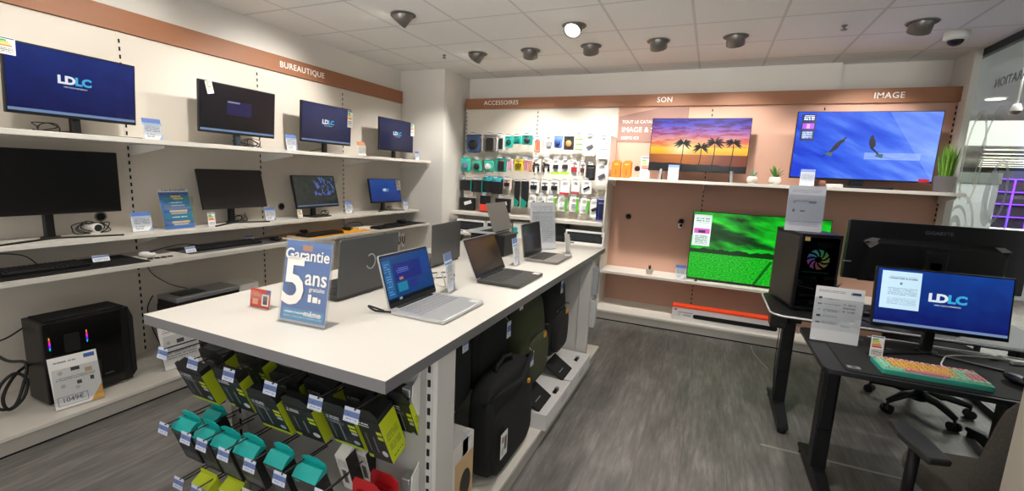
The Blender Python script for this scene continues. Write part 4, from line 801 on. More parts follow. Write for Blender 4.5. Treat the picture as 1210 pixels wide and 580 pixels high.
for i, (y, x) in enumerate(((2.55, -.76), (3.1, -.78))):
    T = thing('antitheft_sensor', ('small black and silver sensor clip on the lettered white carton', 'small black sensor clip on the far white carton')[i], 'clip', (x, y, .205), LX); MB().box(-.03, .03, -.012, .012, 0, .012).build('body', black, T, bevel=.003); MB().box(.01, .035, -.01, .01, .012, .018).build('plate', silver, T)
for i, (y, z) in enumerate(((2.38, .205), (2.83, .205))):
    T = thing('black_sleeve', ('black sleeve leaning under the olive backpack', 'black sleeve leaning under the far black backpack')[i], 'sleeve', (-.765, y, z), LX); MB().box(-.11, .11, 0, .012, 0, .16).xf(Matrix.Rotation(-R(57), 4, 'X')).build('sleeve', plain('sleeve_black_%d' % i, '#121212', .8), T, bevel=.004); MB().box(-.06, .02, -.001, .0, .05, .055).xf(Matrix.Rotation(-R(57), 4, 'X')).build('lettering_strip', silver, T)
# packs at the far end of the island
for i, (z, y) in enumerate(((.86, 3.40), (.86, 3.45), (.60, 3.40), (.60, 3.45))):
    T = thing('clear_hanging_pack', ('upper clear pack hanging at the far end of the island', 'clear pack behind the upper one at the island far end', 'lower pale pack hanging at the far end of the island', 'pale pack behind the lower one at the island far end')[i], 'pack', (-.80, y, z), 0); MB().prism(rrect(.13, .22, .01, 3, 0, -.12), -.012, .012, 'y').build('pouch', plain('pack_pale_%d' % i, ('#9ea1a4', '#8f9396', '#c3c3c2', '#b5b5b4')[i], .35), T, bevel=.002); MB().box(-.03, .03, -.003, .003, -.01, .02).build('hang_tab', offwhite, T)
T = thing('display_hook', 'hook bar carrying the packs at the far end of the island', 'hook', (-.80, 3.31, .862), 0); MB().tube([(0, 0, .01), (0, .22, .01)], .003, 6).tube([(0, 0, -.25), (0, .22, -.25)], .003, 6).build('prongs', silver, T)
# ------------------------------------------------------------------ laptops
lapsc = SH('laptop_web_page', '#020202', .2); x = lapsc.xyz('UV'); c = layers(lapsc, '#0c3a70', [('r', .0, .16, .1, .92, '#1a5a8c'), ('t', .03, .13, .15, .85, 18, '#5c86b8', 12), ('r', .2, .78, .42, .82, '#14206e'), ('t', .25, .5, .6, .7, 22, '#5a6cc0', 16), ('r', .28, .36, .44, .5, '#a8705a'), ('r', .22, .42, .18, .38, '#1a7a98'), ('r', .46, .64, .2, .38, '#1c2a7c'), ('r', .68, .86, .2, .38, '#16387c'), ('r', .8, .95, .45, .85, '#123a80'), ('r', 0, 1, .0, .08, '#060b18'), ('r', .2, .26, .02, .07, '#8d9aa0')]); lapsc.emitc(c, .95); lapsc = lapsc.m
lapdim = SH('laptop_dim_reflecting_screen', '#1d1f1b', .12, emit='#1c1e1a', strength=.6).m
lapdark = SH('laptop_dark_blue_page', '#050608', .15); layersc = layers(lapdark, '#060b16', [('r', .25, .7, .5, .7, '#0e1e38'), ('r', .28, .6, .3, .45, '#131a3c')]); lapdark.emitc(layersc, .8); lapdark = lapdark.m
def laptop(label, x, y, z, rz, w, d, lh, lean, body, scr, keym, pad=True, logo=None, lidmat=None, group=None, lidlogo=None):
    """faces -y: base spans y -d..0, hinge at y=0; lid leans back"""
    T = thing('laptop', label, 'laptop', (x, y, z), rz, group)
    MB().prism(rrect(w, d, .012, 4, 0, -d/2), .003, .017, 'z').build('base', body, T, bevel=.002)
    keys_mb(w*.86, d*.46, 5, 15, .0172, .0025, .0015).xf(Matrix.Translation((0, -d*.32, 0))).build('keys', keym, T)
    MB().prism(rrect(w*.32, d*.30, .004, 2, 0, -d*.80), .0171, .0176, 'z').build('touchpad', body, T)
    for sx in (-1, 1): MB().box(sx*w*.4-.02, sx*w*.4+.02, -d*.96, -d*.8, .017, .0176).build('sticker', offwhite if sx > 0 else black, T) if pad and sx > 0 else None
    MB().box(-w*.36, w*.36, -.012, .002, .012, .022).build('hinge', dgrey, T)
    q = Matrix.Translation((0, 0, .018)) @ Matrix.Rotation(-R(lean), 4, 'X')
    lid = MB().prism(rrect(w, lh, .01, 4, 0, lh/2), 0, .007, 'y').xf(q).build('lid', lidmat or body, T, bevel=.001)
    b = MB().prism(rrect(w-.006, lh-.006, .008, 4, 0, lh/2), -.001, 0, 'y').xf(q).build('bezel', black, T)
    MB().box(-w/2+.008, w/2-.008, -.0016, -.0008, .022, lh-.012).xf(q).build('screen', scr, T)
    MB().cyl((0, -.0018, lh-.006), (0, -.001, lh-.006), .002, n=8).xf(q).build('camera_dot', dgrey, T)
    if lidlogo:
        lo = lidlogo(T, q)
    return T
lapsil = plain('laptop_silver', '#c6c8ca', .35, .5); lapgrey = plain('laptop_graphite', '#3c3b39', .4, .3); keysil = plain('keys_silver', '#8f9194', .5); keydk = plain('keys_dark', '#232323', .5); lidg = plain('lid_dark_grey', '#57585a', .45, .3); lidg2 = plain('lid_grey', '#5f605e', .4, .4); lidl = plain('lid_light_grey', '#85867f', .45, .3)
laptop('silver laptop with a lit blue web page, nearest on the island table', -1.09, 1.52, TZ, LX, .325, .243, .215, 16, lapsil, lapsc, keysil)
laptop('dark grey laptop with a dim screen in the middle of the island table', -1.052, 2.17, TZ, LX, .36, .235, .215, 24, lapgrey, lapdim, keydk, lidmat=lapsil)
laptop('grey laptop with a dark blue screen at the far end of the island table', -1.075, 2.862, TZ, LX, .335, .228, .22, 8, plain('laptop_warm_grey', '#8a8580', .4, .4), lapdark, keydk)
def circ_logo(T, q):
    P = [(.028*math.cos(a*PI/20+.9), .007+.0008, .13+.033*math.sin(a*PI/20+.9)) for a in range(32)]
    MB().tube(P, .003, 6).xf(q).build('lid_emblem', plain('emblem_pale', '#9b9da0', .4), T)
laptop('dark laptop seen from behind with a round emblem, left of the silver laptop', -1.375, 1.56, TZ, -LX, .375, .255, .245, 4, lapgrey, lapdark, keydk, lidmat=lidg, lidlogo=circ_logo)
laptop('grey laptop seen from behind, between the silver and the dim screened laptops', -1.435, 2.31, TZ, -LX+R(3), .345, .23, .235, 0, lapgrey, lapdark, keydk, lidmat=lidg2)
T = thing('laptop_riser', 'black riser block under the farthest laptop turned away', 'riser', (-1.34, 2.84, TZ), 0); MB().box(-.16, .10, -.11, .10, 0, .14).build('block', black, T, bevel=.006); MB().box(-.17, .11, -.115, .105, .14, .15).build('top_plate', dgrey, T, bevel=.003)
laptop('light grey laptop seen from behind on the black riser', -1.30, 2.83, TZ+.15, -LX, .30, .21, .20, -20, lapsil, lapdark, keydk, lidmat=lidl)
# cards, signs and cables on the table
long_card = printed('tall_price_card_print', '#eceff2', [('r', 0, 1, .80, 1, '#6d86c0'), ('r', 0, 1, .70, .76, '#6aa8dc'), ('c', .4, .42, .08, '#e8c8b8', 2), ('c', .65, .42, .07, '#e8a8a0', 2), ('t', .1, .9, .48, .66, 22, '#9aa2b2', 20), ('t', .1, .7, .08, .3, 22, '#a8aeba', 20), ('tri', .8, .72, '#8c98c8')])
stand_card('tall white price card beside the silver laptop', -1.07, 1.785, TZ, LX+.15, .085, .185, long_card, 9)
stand_card('tall white price card beside the dim screened laptop', -1.06, 2.545, TZ, LX+.1, .095, .17, long_card, 9)
stand_card('tall price card turned sideways beside the farthest silver grey laptop', -.915, 3.17, TZ, LX+.75, .08, .15, long_card, 9)
tall = printed('tall_white_leaflet_print', '#edeef0', [('t', .1, .9, .75, .92, 30, '#c2c8d2', 30), ('t', .12, .88, .15, .7, 22, '#cfd3da', 26), ('r', 0, 1, .0, .07, '#dfe6ee')])
stand_card('tall white leaflet stand near the far end of the island table', -1.13, 3.22, TZ, LX-.68, .22, .36, tall, 8, 'leaflet_stand', 'leaflet')
g5 = printed('guarantee_print', '#4a78bc', [('r', .0, 1, .94, 1, '#5584c4'), ('r', 0, 1, 0, .03, '#b8bec8'), ('r', .04, .96, .04, .17, '#47a0d0'), ('t', .08, .92, .07, .14, 18, '#a8d4ec', 30), ('c', .3, .40, .20, '#3f5e9c', 1.5), ('r', .36, .58, .885, .955, '#d08a66')])
T = thing('warranty_sign', 'blue and white sign reading Garantie 5 ans at the near end of the island table', 'sign', (-1.275, 1.105, TZ), R(4))
q = Matrix.Rotation(-R(10), 4, 'X')
MB().box(-.10, .10, 0, .002, .004, .295, front=1).xf(q).build('printed_sheet', [offwhite, g5], T)
MB().box(-.107, .107, -.0025, -.0005, .0, .31).box(-.107, .107, .003, .005, 0, .31).xf(q).box(-.107, .107, -.01, .07, 0, .003).build('acrylic_holder', acryl, T)
E_ = bpy.data.objects.new('sign_lettering', None); COL.objects.link(E_); E_.parent = T; E_.matrix_local = q
for w_, sz, xx, zz, bo, sx in (('Garantie', .057, -.002, .245, .03, .98), ('5', .235, -.050, .143, .045, .95), ('ans', .078, .047, .168, .03, .95), ('gratuite', .022, .055, .130, .01, 1.0), ('extension 4 ans offerte', .0105, -.03, .042, 0, 1), ('même', .03, .045, .043, .02, 1)):
    text(w_, sz, wtext, E_, (xx, -.0035, zz), (PI/2, 0, 0), .0003, bo*.45, name='lettering', sx=sx)
MB().box(.02, .034, -.0035, -.003, .085, .112).box(.04, .062, -.0035, -.003, .085, .105).box(.066, .075, -.0035, -.003, .085, .1).build('device_icons', wtext, E_)
rc = printed('red_code_card_print', '#c24a34', [('t', .05, .5, .6, .85, 10, '#e08a70', 14), ('r', .12, .4, .15, .45, '#d8967c'), ('r', .58, .92, .12, .74, '#e4dcd8'), ('r', .64, .86, .2, .66, '#54504e'), ('r', .8, 1, .8, 1, '#5a6ca0')])
stand_card('small red card stand behind the blue warranty sign', -1.56, 1.16, TZ, R(2), .105, .075, rc, 8, 'small_sign', 'sign')
cable('white cable loop behind the silver laptop', [(-1.14, 1.70, TZ+.005), (-1.13, 1.73, TZ+.07), (-1.12, 1.76, TZ+.09), (-1.11, 1.79, TZ+.02), (-1.2, 1.85, TZ+.004)], .004, wrubber)
cable('black cable lying behind the silver laptop on the table', [(-1.12, 1.36, TZ+.01), (-1.17, 1.33, TZ+.03), (-1.16, 1.36, TZ+.004), (-1.09, 1.38, TZ+.004)], .004)
cable('black cable across the table between the laptops', [(-1.38, 2.0, TZ+.004), (-1.3, 2.1, TZ+.004), (-1.22, 2.05, TZ+.004), (-1.3, 1.92, TZ+.004)], .003)
for i, (x, y, lb) in enumerate(((-1.0, 2.01, 'white sensor plug at the corner of the dim screened laptop'), (-1.04, 2.72, 'white sensor plug at the corner of the farthest laptop'), (-1.32, 2.47, 'black plug at the grey laptop seen from behind'), (-1.25, 1.34, 'white round stand behind the middle laptops'))):
    if i == 3: continue
    T = thing('sensor_plug', lb, 'plug', (x, y, TZ), .4); MB().box(-.02, .02, -.008, .008, 0, .012).build('body', wrubber if i < 2 else black, T, bevel=.003); MB().cyl((.02, 0, .006), (.045, 0, .006), .004, n=8).build('cable_end', wrubber if i < 2 else black, T)
T = thing('white_security_puck', 'white security puck with cable behind the dim screened laptop', 'puck', (-1.36, 2.58, TZ), 0); MB().cyl((0, 0, 0), (0, 0, .03), .05).build('base', offwhite, T, bevel=.004); MB().cyl((0, 0, .03), (0, 0, .08), .02).build('post', offwhite, T)
ACC = [
    (-2.806, 2.002, 0.219, 0.23, 'bag', '#3d4f74', '#15161a', 'round', 'dark headset in a bluish blister bag at the left of the top peg row'),
    (-2.579, 2.003, 0.188, 0.216, 'bag', '#6b6862', '#1c1a19', 'case', 'grey and black cable set in the top peg row beside the bluish headset bag'),
    (-2.433, 1.994, 0.104, 0.183, 'card', '#e9e7e2', '#1d1d1f', 'case', 'white card with a slim black gadget in the top peg row'),
    (-2.32, 1.985, 0.102, 0.131, 'card', '#19b3a4', '#0d3f3c', 'round', 'teal card with a small round gadget in the top peg row'),
    (-2.208, 1.987, 0.101, 0.09, 'card', '#18b6a6', '#137a72', 'plug', 'short teal card in the middle of the three teal ones of the top peg row'),
    (-2.082, 1.998, 0.131, 0.109, 'card', '#1d8f84', '#3a1418', 'round', 'dark round earbud case on teal, right of the other teal cards of the top row'),
    (-1.945, 1.96, 0.102, 0.168, 'card', '#efe9e3', '#c06c4c', 'frame', 'white card framing a copper coloured gadget in the top peg row'),
    (-1.8, 1.99, 0.105, 0.165, 'card', '#efeeea', '#86868a', 'plug', 'white card with a grey block in the top peg row beside the copper framed one'),
    (-1.688, 1.992, 0.103, 0.135, 'bag', '#4a6cb8', '#22407c', 'round', 'blue bagged gadget in the top peg row'),
    (-1.562, 1.993, 0.117, 0.153, 'card', '#1b1917', '#a9814f', 'round', 'black card with a tan ringed lens in the top peg row'),
    (-1.443, 2.003, 0.1, 0.189, 'card', '#eef0e8', '#7fae2e', 'strips', 'white card with lime stripes in the top peg row'),
    (-1.313, 1.995, 0.117, 0.216, 'card', '#efeeec', '#5b5a5e', 'slant', 'white card with a slanting grey gadget in the top peg row'),
    (-1.152, 1.978, 0.162, 0.232, 'card', '#f1f0ee', '#c9cbd0', 'strips', 'large plain white card at the right end of the top peg row'),
    (-2.906, 1.716, 0.149, 0.182, 'bag', '#2fb59a', '#5c6f8a', 'round', 'teal bag with a grey mouse at the left end of the second peg row'),
    (-2.74, 1.689, 0.133, 0.148, 'bag', '#46a98f', '#1a1b1c', 'round', 'teal bag with a black mouse in the second peg row'),
    (-2.579, 1.694, 0.142, 0.146, 'bag', '#3fbba2', '#eceae6', 'round', 'teal bag with a white mouse in the second peg row'),
    (-2.421, 1.719, 0.15, 0.165, 'card', '#2a9b8a', '#2a1f1c', 'case', 'teal card with a long black mouse in the second peg row'),
    (-2.295, 1.713, 0.08, 0.133, 'card', '#ecdfe0', '#d9a4ad', 'case', 'pale pink card in the second peg row'),
    (-2.176, 1.716, 0.112, 0.142, 'card', '#e4cf26', '#6b5a12', 'plug', 'yellow card with a dark dot in the second peg row'),
    (-2.082, 1.709, 0.055, 0.131, 'card', '#e3b3b7', '#c07c86', 'case', 'narrow pink card right of the yellow one'),
    (-2.024, 1.7, 0.049, 0.13, 'card', '#cf9f86', '#b58368', 'case', 'narrow peach card in the second peg row'),
    (-1.942, 1.723, 0.102, 0.17, 'card', '#eceae4', '#20160f', 'zig', 'white card with brown black cables, left of its twin in the second peg row'),
    (-1.816, 1.726, 0.106, 0.167, 'card', '#eceae4', '#24190f', 'zig', 'white card with brown black cables, right of its twin in the second peg row'),
    (-1.7, 1.72, 0.104, 0.166, 'card', '#eef0e6', '#15161d', 'limeb', 'white card with black plug and lime foot, left of its twin'),
    (-1.587, 1.724, 0.103, 0.165, 'card', '#eef0e6', '#2a1f22', 'limeb', 'white card with black plug and lime foot, right of its twin'),
    (-1.474, 1.708, 0.101, 0.164, 'card', '#eeebe8', '#9c1c24', 'plug', 'white card with a dark red block in the second peg row'),
    (-1.377, 1.692, 0.069, 0.144, 'card', '#eeeae6', '#4d1c1e', 'plug', 'white card with a maroon gadget left of the black pouch'),
    (-1.281, 1.676, 0.098, 0.171, 'card', '#161618', '#24252a', 'case', 'black pouch in the second peg row'),
    (-1.155, 1.68, 0.121, 0.226, 'card', '#edecea', '#5b545c', 'slant', 'white card with a grey hand shaped gadget at the right of the second peg row'),
    (-2.91, 1.448, 0.15, 0.151, 'box', '#17181a', '#14a596', 'side', 'black carton with teal side at the left of the third peg row'),
    (-2.75, 1.455, 0.147, 0.171, 'box', '#17181a', '#14a596', 'side', 'second black carton with teal side in the third peg row'),
    (-2.602, 1.483, 0.125, 0.19, 'box', '#17181a', '#35b6bd', 'top', 'black carton with teal lid in the third peg row'),
    (-2.468, 1.479, 0.129, 0.2, 'box', '#141517', '#4cc3d0', 'top', 'tall black carton with bright teal lid in the third peg row'),
    (-2.317, 1.475, 0.103, 0.134, 'card', '#ecd9d0', '#17130f', 'plug', 'small pale card with black gadget in the third peg row'),
    (-2.181, 1.451, 0.068, 0.31, 'strap', '#15171a', '#0f8f78', 'strap', 'long black strap pack with teal tip, left one of two'),
    (-2.08, 1.456, 0.089, 0.318, 'strap', '#15171a', '#0f8f78', 'strap', 'long black strap pack with teal tip, right one of two'),
    (-1.961, 1.472, 0.125, 0.152, 'card', '#efeeec', '#101114', 'plug', 'white card with black box plug, leftmost of three in the third peg row'),
    (-1.822, 1.468, 0.107, 0.15, 'card', '#efeeec', '#141518', 'plug', 'white card with black box plug, middle of three in the third peg row'),
    (-1.7, 1.474, 0.115, 0.149, 'card', '#efeeec', '#0d0e12', 'plug', 'white card with black box plug, right of three in the third peg row'),
    (-1.575, 1.48, 0.114, 0.167, 'card', '#f1efed', '#c23a33', 'foot', 'white card with a red foot line in the third peg row'),
    (-1.448, 1.486, 0.101, 0.155, 'card', '#f1efed', '#a8524a', 'foot', 'white card with a dull red foot block in the third peg row'),
    (-1.318, 1.493, 0.119, 0.145, 'card', '#f3f2f0', '#16171b', 'slant', 'white card with small black clip at the right of the third peg row'),
    (-2.884, 1.222, 0.213, 0.175, 'box', '#141516', '#e6e4e0', 'pic', 'black carton with white device picture at the left above the low shelf'),
    (-2.619, 1.249, 0.144, 0.204, 'card', '#1a1a1b', '#e0402a', 'foot', 'black card with a bright red orange foot between two black cartons'),
    (-2.375, 1.242, 0.199, 0.189, 'box', '#141516', '#e6e4e0', 'pic', 'black carton with white device picture left of the teal tipped straps'),
    (-1.969, 1.288, 0.088, 0.153, 'card', '#eef0ea', '#3c3c3e', 'slant', 'white card with a small dark plug at the left of the lowest peg row'),
    (-1.857, 1.285, 0.113, 0.142, 'card', '#eef1e8', '#2c2c2c', 'slant', 'white and pale green card with dark plug in the lowest peg row'),
    (-1.732, 1.293, 0.117, 0.151, 'card', '#eef1e8', '#c9ccd0', 'green', 'green edged white card, leftmost of four in the lowest peg row'),
    (-1.594, 1.291, 0.114, 0.159, 'card', '#eef1e8', '#d3d6da', 'green', 'green edged white card, second of four in the lowest peg row'),
    (-1.453, 1.3, 0.107, 0.167, 'card', '#eef1e8', '#9aa0a4', 'green', 'green edged white card, third of four in the lowest peg row'),
    (-1.327, 1.289, 0.109, 0.166, 'card', '#eef1e8', '#c9ccd0', 'green', 'green edged white card, fourth of four in the lowest peg row'),
    (-1.212, 1.286, 0.089, 0.203, 'card', '#efefec', '#1a1b1d', 'slant', 'white card with a black stick beside the blue carton in the lowest peg row'),
    (-1.130, 1.293, 0.111, 0.24, 'card', '#2440a4', '#10173c', 'case', 'blue carton card with black gadget at the right end of the lowest peg row'),
]
CM = {}
def cmat(col, rough=.5):
    if col not in CM: CM[col] = plain('colour_'+col[1:], col, rough)
    return CM[col]
wallgrey = plain('pegwall_grey_insert', '#a9a7a3', .7)
tagw = printed('peg_tag_print', '#e9ebee', [('r', 0, 1, .4, .8, '#6a7186')])
def accessory(x, zt, w, h, kind, c1, c2, sh, label, y=5.12, names=None):
    nm = {'bag': 'bagged_gadget', 'card': 'carded_gadget', 'box': 'boxed_gadget', 'strap': 'strap_pack'}[kind]
    T = thing(nm, label, 'accessory', (x, y, zt)); zt_ = -.018
    if kind == 'box':
        MB().box(-w/2, w/2, 0, .05, -h, zt_).build('carton', cmat(c1), T, bevel=.001)
    elif kind == 'bag':
        MB().blob((0, .0, -h/2-.005), w*.96, .05, h*.93, 4.5, 24, 14, .03, int(abs(x)*100)).build('bag', cmat(c1, .3), T)
        MB().box(-w/2, w/2, -.002, .002, -.022, .0).build('header_card', cmat(c1, .3), T)
    elif kind == 'strap': MB().prism(rrect(w, h, .012, 3, 0, -h/2), -.012, .012, 'y').build('pack', cmat(c1), T, bevel=.002)
    else: MB().prism(rrect(w, h, .006, 2, 0, -h/2), -.003, .014, 'y').build('card', cmat(c1), T)
    hz = -h*.55; m = MB(); yf = -.026 if kind == 'bag' else (-.001 if kind == 'box' else -.004); nmp = 'gadget'
    if sh == 'round': m.blob((0, yf-.008, hz), w*.6, .035, h*.5, 2.2, 20, 12)
    elif sh == 'case': m.prism(rrect(w*.5, h*.7, w*.12, 4, w*.08, hz), yf-.022, yf, 'y')
    elif sh == 'plug': m.box(-w*.3, w*.3, yf-.03, yf, hz-h*.16, hz+h*.18).cyl((0, yf-.012, hz+h*.18), (0, yf-.012, hz+h*.3), .006, n=8)
    elif sh == 'slant': m.box(-w*.32, w*.32, yf-.016, yf, -h*.08, h*.08).xf(Matrix.Translation((w*.03, 0, hz)) @ Matrix.Rotation(R(-28), 4, 'Y'))
    elif sh == 'zig':
        m.tube([(-w*.35, yf-.01, -h*.25), (-w*.1, yf-.012, -h*.4), (w*.1, yf-.012, -h*.35), (w*.38, yf-.01, -h*.45)], .014, 8).tube([(-w*.32, yf-.01, -h*.4), (-w*.28, yf-.01, -h*.9)], .014, 8).tube([(w*.25, yf-.01, -h*.5), (w*.3, yf-.01, -h*.85)], .014, 8)
    elif sh == 'frame':
        for (a, b, c, d) in ((-.34, .34, -.16, -.22), (-.34, .34, -.84, -.9), (-.34, -.24, -.2, -.88), (.24, .34, -.2, -.88)): m.box(a*w, b*w, yf-.01, yf, d*h, c*h)
        m.box(-.2*w, .2*w, yf-.004, yf, -.8*h, -.26*h)
    elif sh == 'strips':
        for zz in (.2, .5, .82): m.box(-w*.42, w*.42, yf-.004, yf, -h*(zz+.05), -h*(zz-.03))
    elif sh == 'limeb': m.box(-w*.28, w*.3, yf-.025, yf, -h*.62, -h*.32)
    elif sh == 'side': m.box(w/2, w/2+.035, .0, .045, -h, zt_-.005); nmp = 'teal_side'
    elif sh == 'top': m.prism([(0, zt_), (.05, zt_), (.055, zt_+.03), (0, zt_-.02)], -w/2, w/2, 'x').box(-w/2, w/2, -.002, 0, zt_-.03, zt_-.001); nmp = 'teal_lid'
    elif sh == 'strap': m.prism([(-w*.5, -h), (w*.25, -h), (w*.45, -h*.8), (-w*.5, -h*.62)], yf-.012, yf-.008, 'y'); nmp = 'teal_tip'
    elif sh == 'foot': m.box(-w*.46, w*.46, yf-.02, yf, -h*.96, -h*(.55 if w > .12 else .78)); nmp = 'red_foot'
    elif sh == 'pic': m.box(-w*.25, w*.25, yf-.003, yf, -h*.12, h*.12).xf(Matrix.Translation((w*.08, 0, -h*.45)) @ Matrix.Rotation(R(-18), 4, 'Y')); nmp = 'device_picture'
    elif sh == 'green': m.box(-w*.2, w*.2, yf-.015, yf, -h*.75, -h*.45)
    m.build(nmp, cmat(c2), T, bevel=.001 if sh not in ('round', 'zig') else 0)
    if sh == 'limeb': MB().box(-w/2, w/2, -.006, -.003, -h, -h*.82).build('lime_foot', cmat('#9cc437'), T)
    if sh == 'green': MB().box(w*.30, w*.5, -.02, .003, -h, -h*.1).build('green_edge', cmat('#5cb832'), T)
    if sh == 'plug' or sh == 'case': MB().box(-w*.35, w*.35, -.0045, -.003, -h*.2, -h*.14).build('print_line', cmat('#8c8c90'), T)
    return T
for a in ACC: accessory(*a)
# hooks carrying the accessories, a tag on each
for a in ACC:
    x, zt = a[0], a[1]
    T = thing('peg_hook', 'slim white peg hook with a small tag on the accessory wall', 'hook', (x, 5.327, zt-.012), 0, 'peg hooks of the accessory wall')
    MB().tube([(0, 0, 0), (0, -.20, 0)], .0025, 5).tube([(0, 0, .028), (0, -.235, .028)], .002, 5).build('prongs', silver, T)
    MB().box(-.026, .026, -.238, -.236, .014, .044, front=1).build('price_tag', [offwhite, tagw], T)
# boxed keyboards and goods below the pegs
kbx = printed('boxed_keyboard_print', '#e9e7e3', [('r', .04, .96, .18, .86, '#15161a'), ('t', .08, .92, .28, .7, 9, '#3a3c42', 60), ('r', .05, .2, .03, .12, '#8f95a5')])
for x, w, z0, h, lb in ((-2.75, .40, .775, .165, 'white framed keyboard box at the left under the accessory shelf'), (-2.36, .33, .775, .17, 'white framed keyboard box second from the left under the accessory shelf'), (-1.27, .45, .775, .16, 'long white framed keyboard box at the right under the accessory shelf')):
    T = thing('keyboard_box', lb, 'box', (x, 4.985, z0)); MB().box(-w/2, w/2, 0, .05, 0, h, front=1).xf(Matrix.Rotation(-R(8), 4, 'X')).build('carton', [offwhite, kbx], T, bevel=.001); MB().box(-w*.45, -w*.25, -.002, 0, .005, .02).xf(Matrix.Rotation(-R(8), 4, 'X')).build('price_sticker', greyed, T)
T = thing('black_carton', 'black carton half hidden behind the tall white leaflet', 'box', (-1.62, 5.02, .775)); MB().box(-.11, .11, 0, .2, 0, .2).build('carton', black, T, bevel=.002); MB().box(-.08, .08, -.002, 0, .04, .07).build('label_strip', dgrey, T)
T = thing('teal_carton', 'white and teal carton right of the two left keyboard boxes', 'box', (-2.07, 5.02, .775)); MB().box(-.10, .10, 0, .2, 0, .19).build('carton', offwhite, T, bevel=.002); MB().box(-.10, -.04, -.003, 0, .0, .12).build('teal_panel', teal, T)
for x, lb in ((-2.7, 'grey carton stack on the lowest shelf, left'), (-1.9, 'grey carton stack on the lowest shelf, middle')):
    T = thing('grey_carton', lb, 'box', (x, 5.0, .45)); MB().box(-.22, .22, 0, .25, 0, .2).build('carton', dgrey, T, bevel=.002); MB().box(-.1, .1, -.002, 0, .08, .14).build('label_strip', offwhite, T)
# ------------------------------------------------------------------ goods on the television shelves
orb = printed('orange_box_print', '#ef7a12', [('r', .3, .7, .82, .9, '#f2b070'), ('r', .42, .5, .15, .55, '#3a4048'), ('r', .56, .62, .12, .5, '#3a5a50'), ('r', .05, .95, 0, .05, '#c95f08')])
for x, lb in ((-.975, 'orange box at the left end of the television shelf'), (-.862, 'second orange box on the television shelf, right of its twin')):
    T = thing('orange_box', lb, 'box', (x, 5.0, 1.55)); MB().box(-.048, .048, 0, .06, 0, .165, front=1).build('carton', [cmat('#e8720e'), orb], T, bevel=.001); MB().prism([(-.048, .165), (.048, .165), (.03, .185), (-.03, .185)], .055, .058, 'y').build('hang_tab', cmat('#e8720e'), T)
T = thing('flat_white_stand', 'flat white stand in front of the energy card by the orange boxes', 'stand', (-.74, 5.0, 1.55)); MB().box(-.07, .07, -.05, .05, 0, .012).build('plate', offwhite, T, bevel=.003); MB().cyl((0, .02, .012), (0, .02, .02), .015).build('socket', lampgrey, T)
stand_card('tall energy card standing left of the sunset television', -.68, 5.08, 1.55, 0, .10, .235, encard, 4, 'energy_card', 'card')
wcard = printed('white_shelf_card_print', '#e8e9ee', [('r', 0, 1, .82, 1, '#7c93c4'), ('t', .1, .9, .1, .7, 16, '#b9c0d2', 16)])
stand_card('white price card before the foot of the sunset television', -.38, 4.96, 1.55, 0, .105, .155, wcard, 6)
stand_card('white price card before the left corner of the swimmers television', .80, 4.96, 1.55, 0, .115, .155, wcard, 6)
stand_card('white price card left of the green television on the lower shelf', -.21, 5.02, .513, 0, .105, .15, pc_blue, 6)
T = thing('white_puck', 'white device with brown end before the swimmers television pedestal', 'device', (.96, 4.98, 1.55)); MB().cyl((-.06, 0, .03), (-.015, 0, .03), .028).build('brown_end', plain('brown_cloth', '#8a5a48', .8), T); MB().box(-.01, .12, -.03, .03, 0, .03).build('body', offwhite, T, bevel=.004)
# small plants
def leafy(T, cx, cz, n, L, wid, mt, up=1., seed=0, lean=.9):
    rnd = random.Random(seed); m = MB()
    for k in range(n):
        a = 2*PI*k/n*1.618*3+rnd.uniform(-.2, .2); tl = rnd.uniform(.15, lean)*(k/n*.8+.35); l_ = L*rnd.uniform(.75, 1.05); P = []
        for j in range(5):
            t = j/4; P.append(Vector((math.cos(a)*math.sin(tl)*l_*t, math.sin(a)*math.sin(tl)*l_*t, math.cos(tl)*l_*t*up-.15*l_*t*t*math.sin(tl))))
        sd = Vector((-math.sin(a), math.cos(a), 0))
        for j in range(4):
            w0 = wid*math.sin(PI*(.18+.82*j/4)); w1 = wid*math.sin(PI*(.18+.82*(j+1)/4)) if j < 3 else .0004
            m.face([P[j]+sd*w0, P[j]-sd*w0, P[j+1]-sd*w1, P[j+1]+sd*w1]); m.face([P[j]+sd*w0+Vector((0, 0, .002)), P[j+1]+sd*w1+Vector((0, 0, .002)), P[j+1]-sd*w1+Vector((0, 0, .002)), P[j]-sd*w0+Vector((0, 0, .002))])
    m.xf(Matrix.Translation((cx, 0, cz))).build('leaves', mt, T)
potw = plain('white_stone_pot', '#dcd3c6', .7)
T = thing('potted_succulent', 'small pale succulent in a white pot right of the sunset television', 'plant', (.352, 5.02, 1.55)); MB().lathe([(0, 0), (.035, 0), (.048, .03), (.046, .055), (.035, .068), (.0, .066)]).build('pot', potw, T); leafy(T, 0, .06, 13, .085, .010, plain('pale_leaf', '#93a890', .6), 1, 2, 1.1)
T = thing('potted_succulent', 'green spiky succulent in a white pot between the two televisions', 'plant', (.545, 5.02, 1.55)); MB().lathe([(0, 0), (.04, 0), (.052, .03), (.05, .06), (.04, .072), (.0, .07)]).build('pot', potw, T); leafy(T, 0, .065, 15, .125, .013, plain('fresh_leaf', '#3f8a2c', .5), 1, 5, 1.15)
T = thing('potted_grass', 'tall green grass plant in a grey pot at the end of the television shelf', 'plant', (1.80, 5.02, 1.55)); MB().prism([(-.05, 0), (.05, 0), (.058, .135), (-.058, .135)], -.05, .05, 'y').build('pot', plain('grey_stone_pot', '#6f6a68', .7), T, bevel=.003)
m = MB(); rnd = random.Random(9)
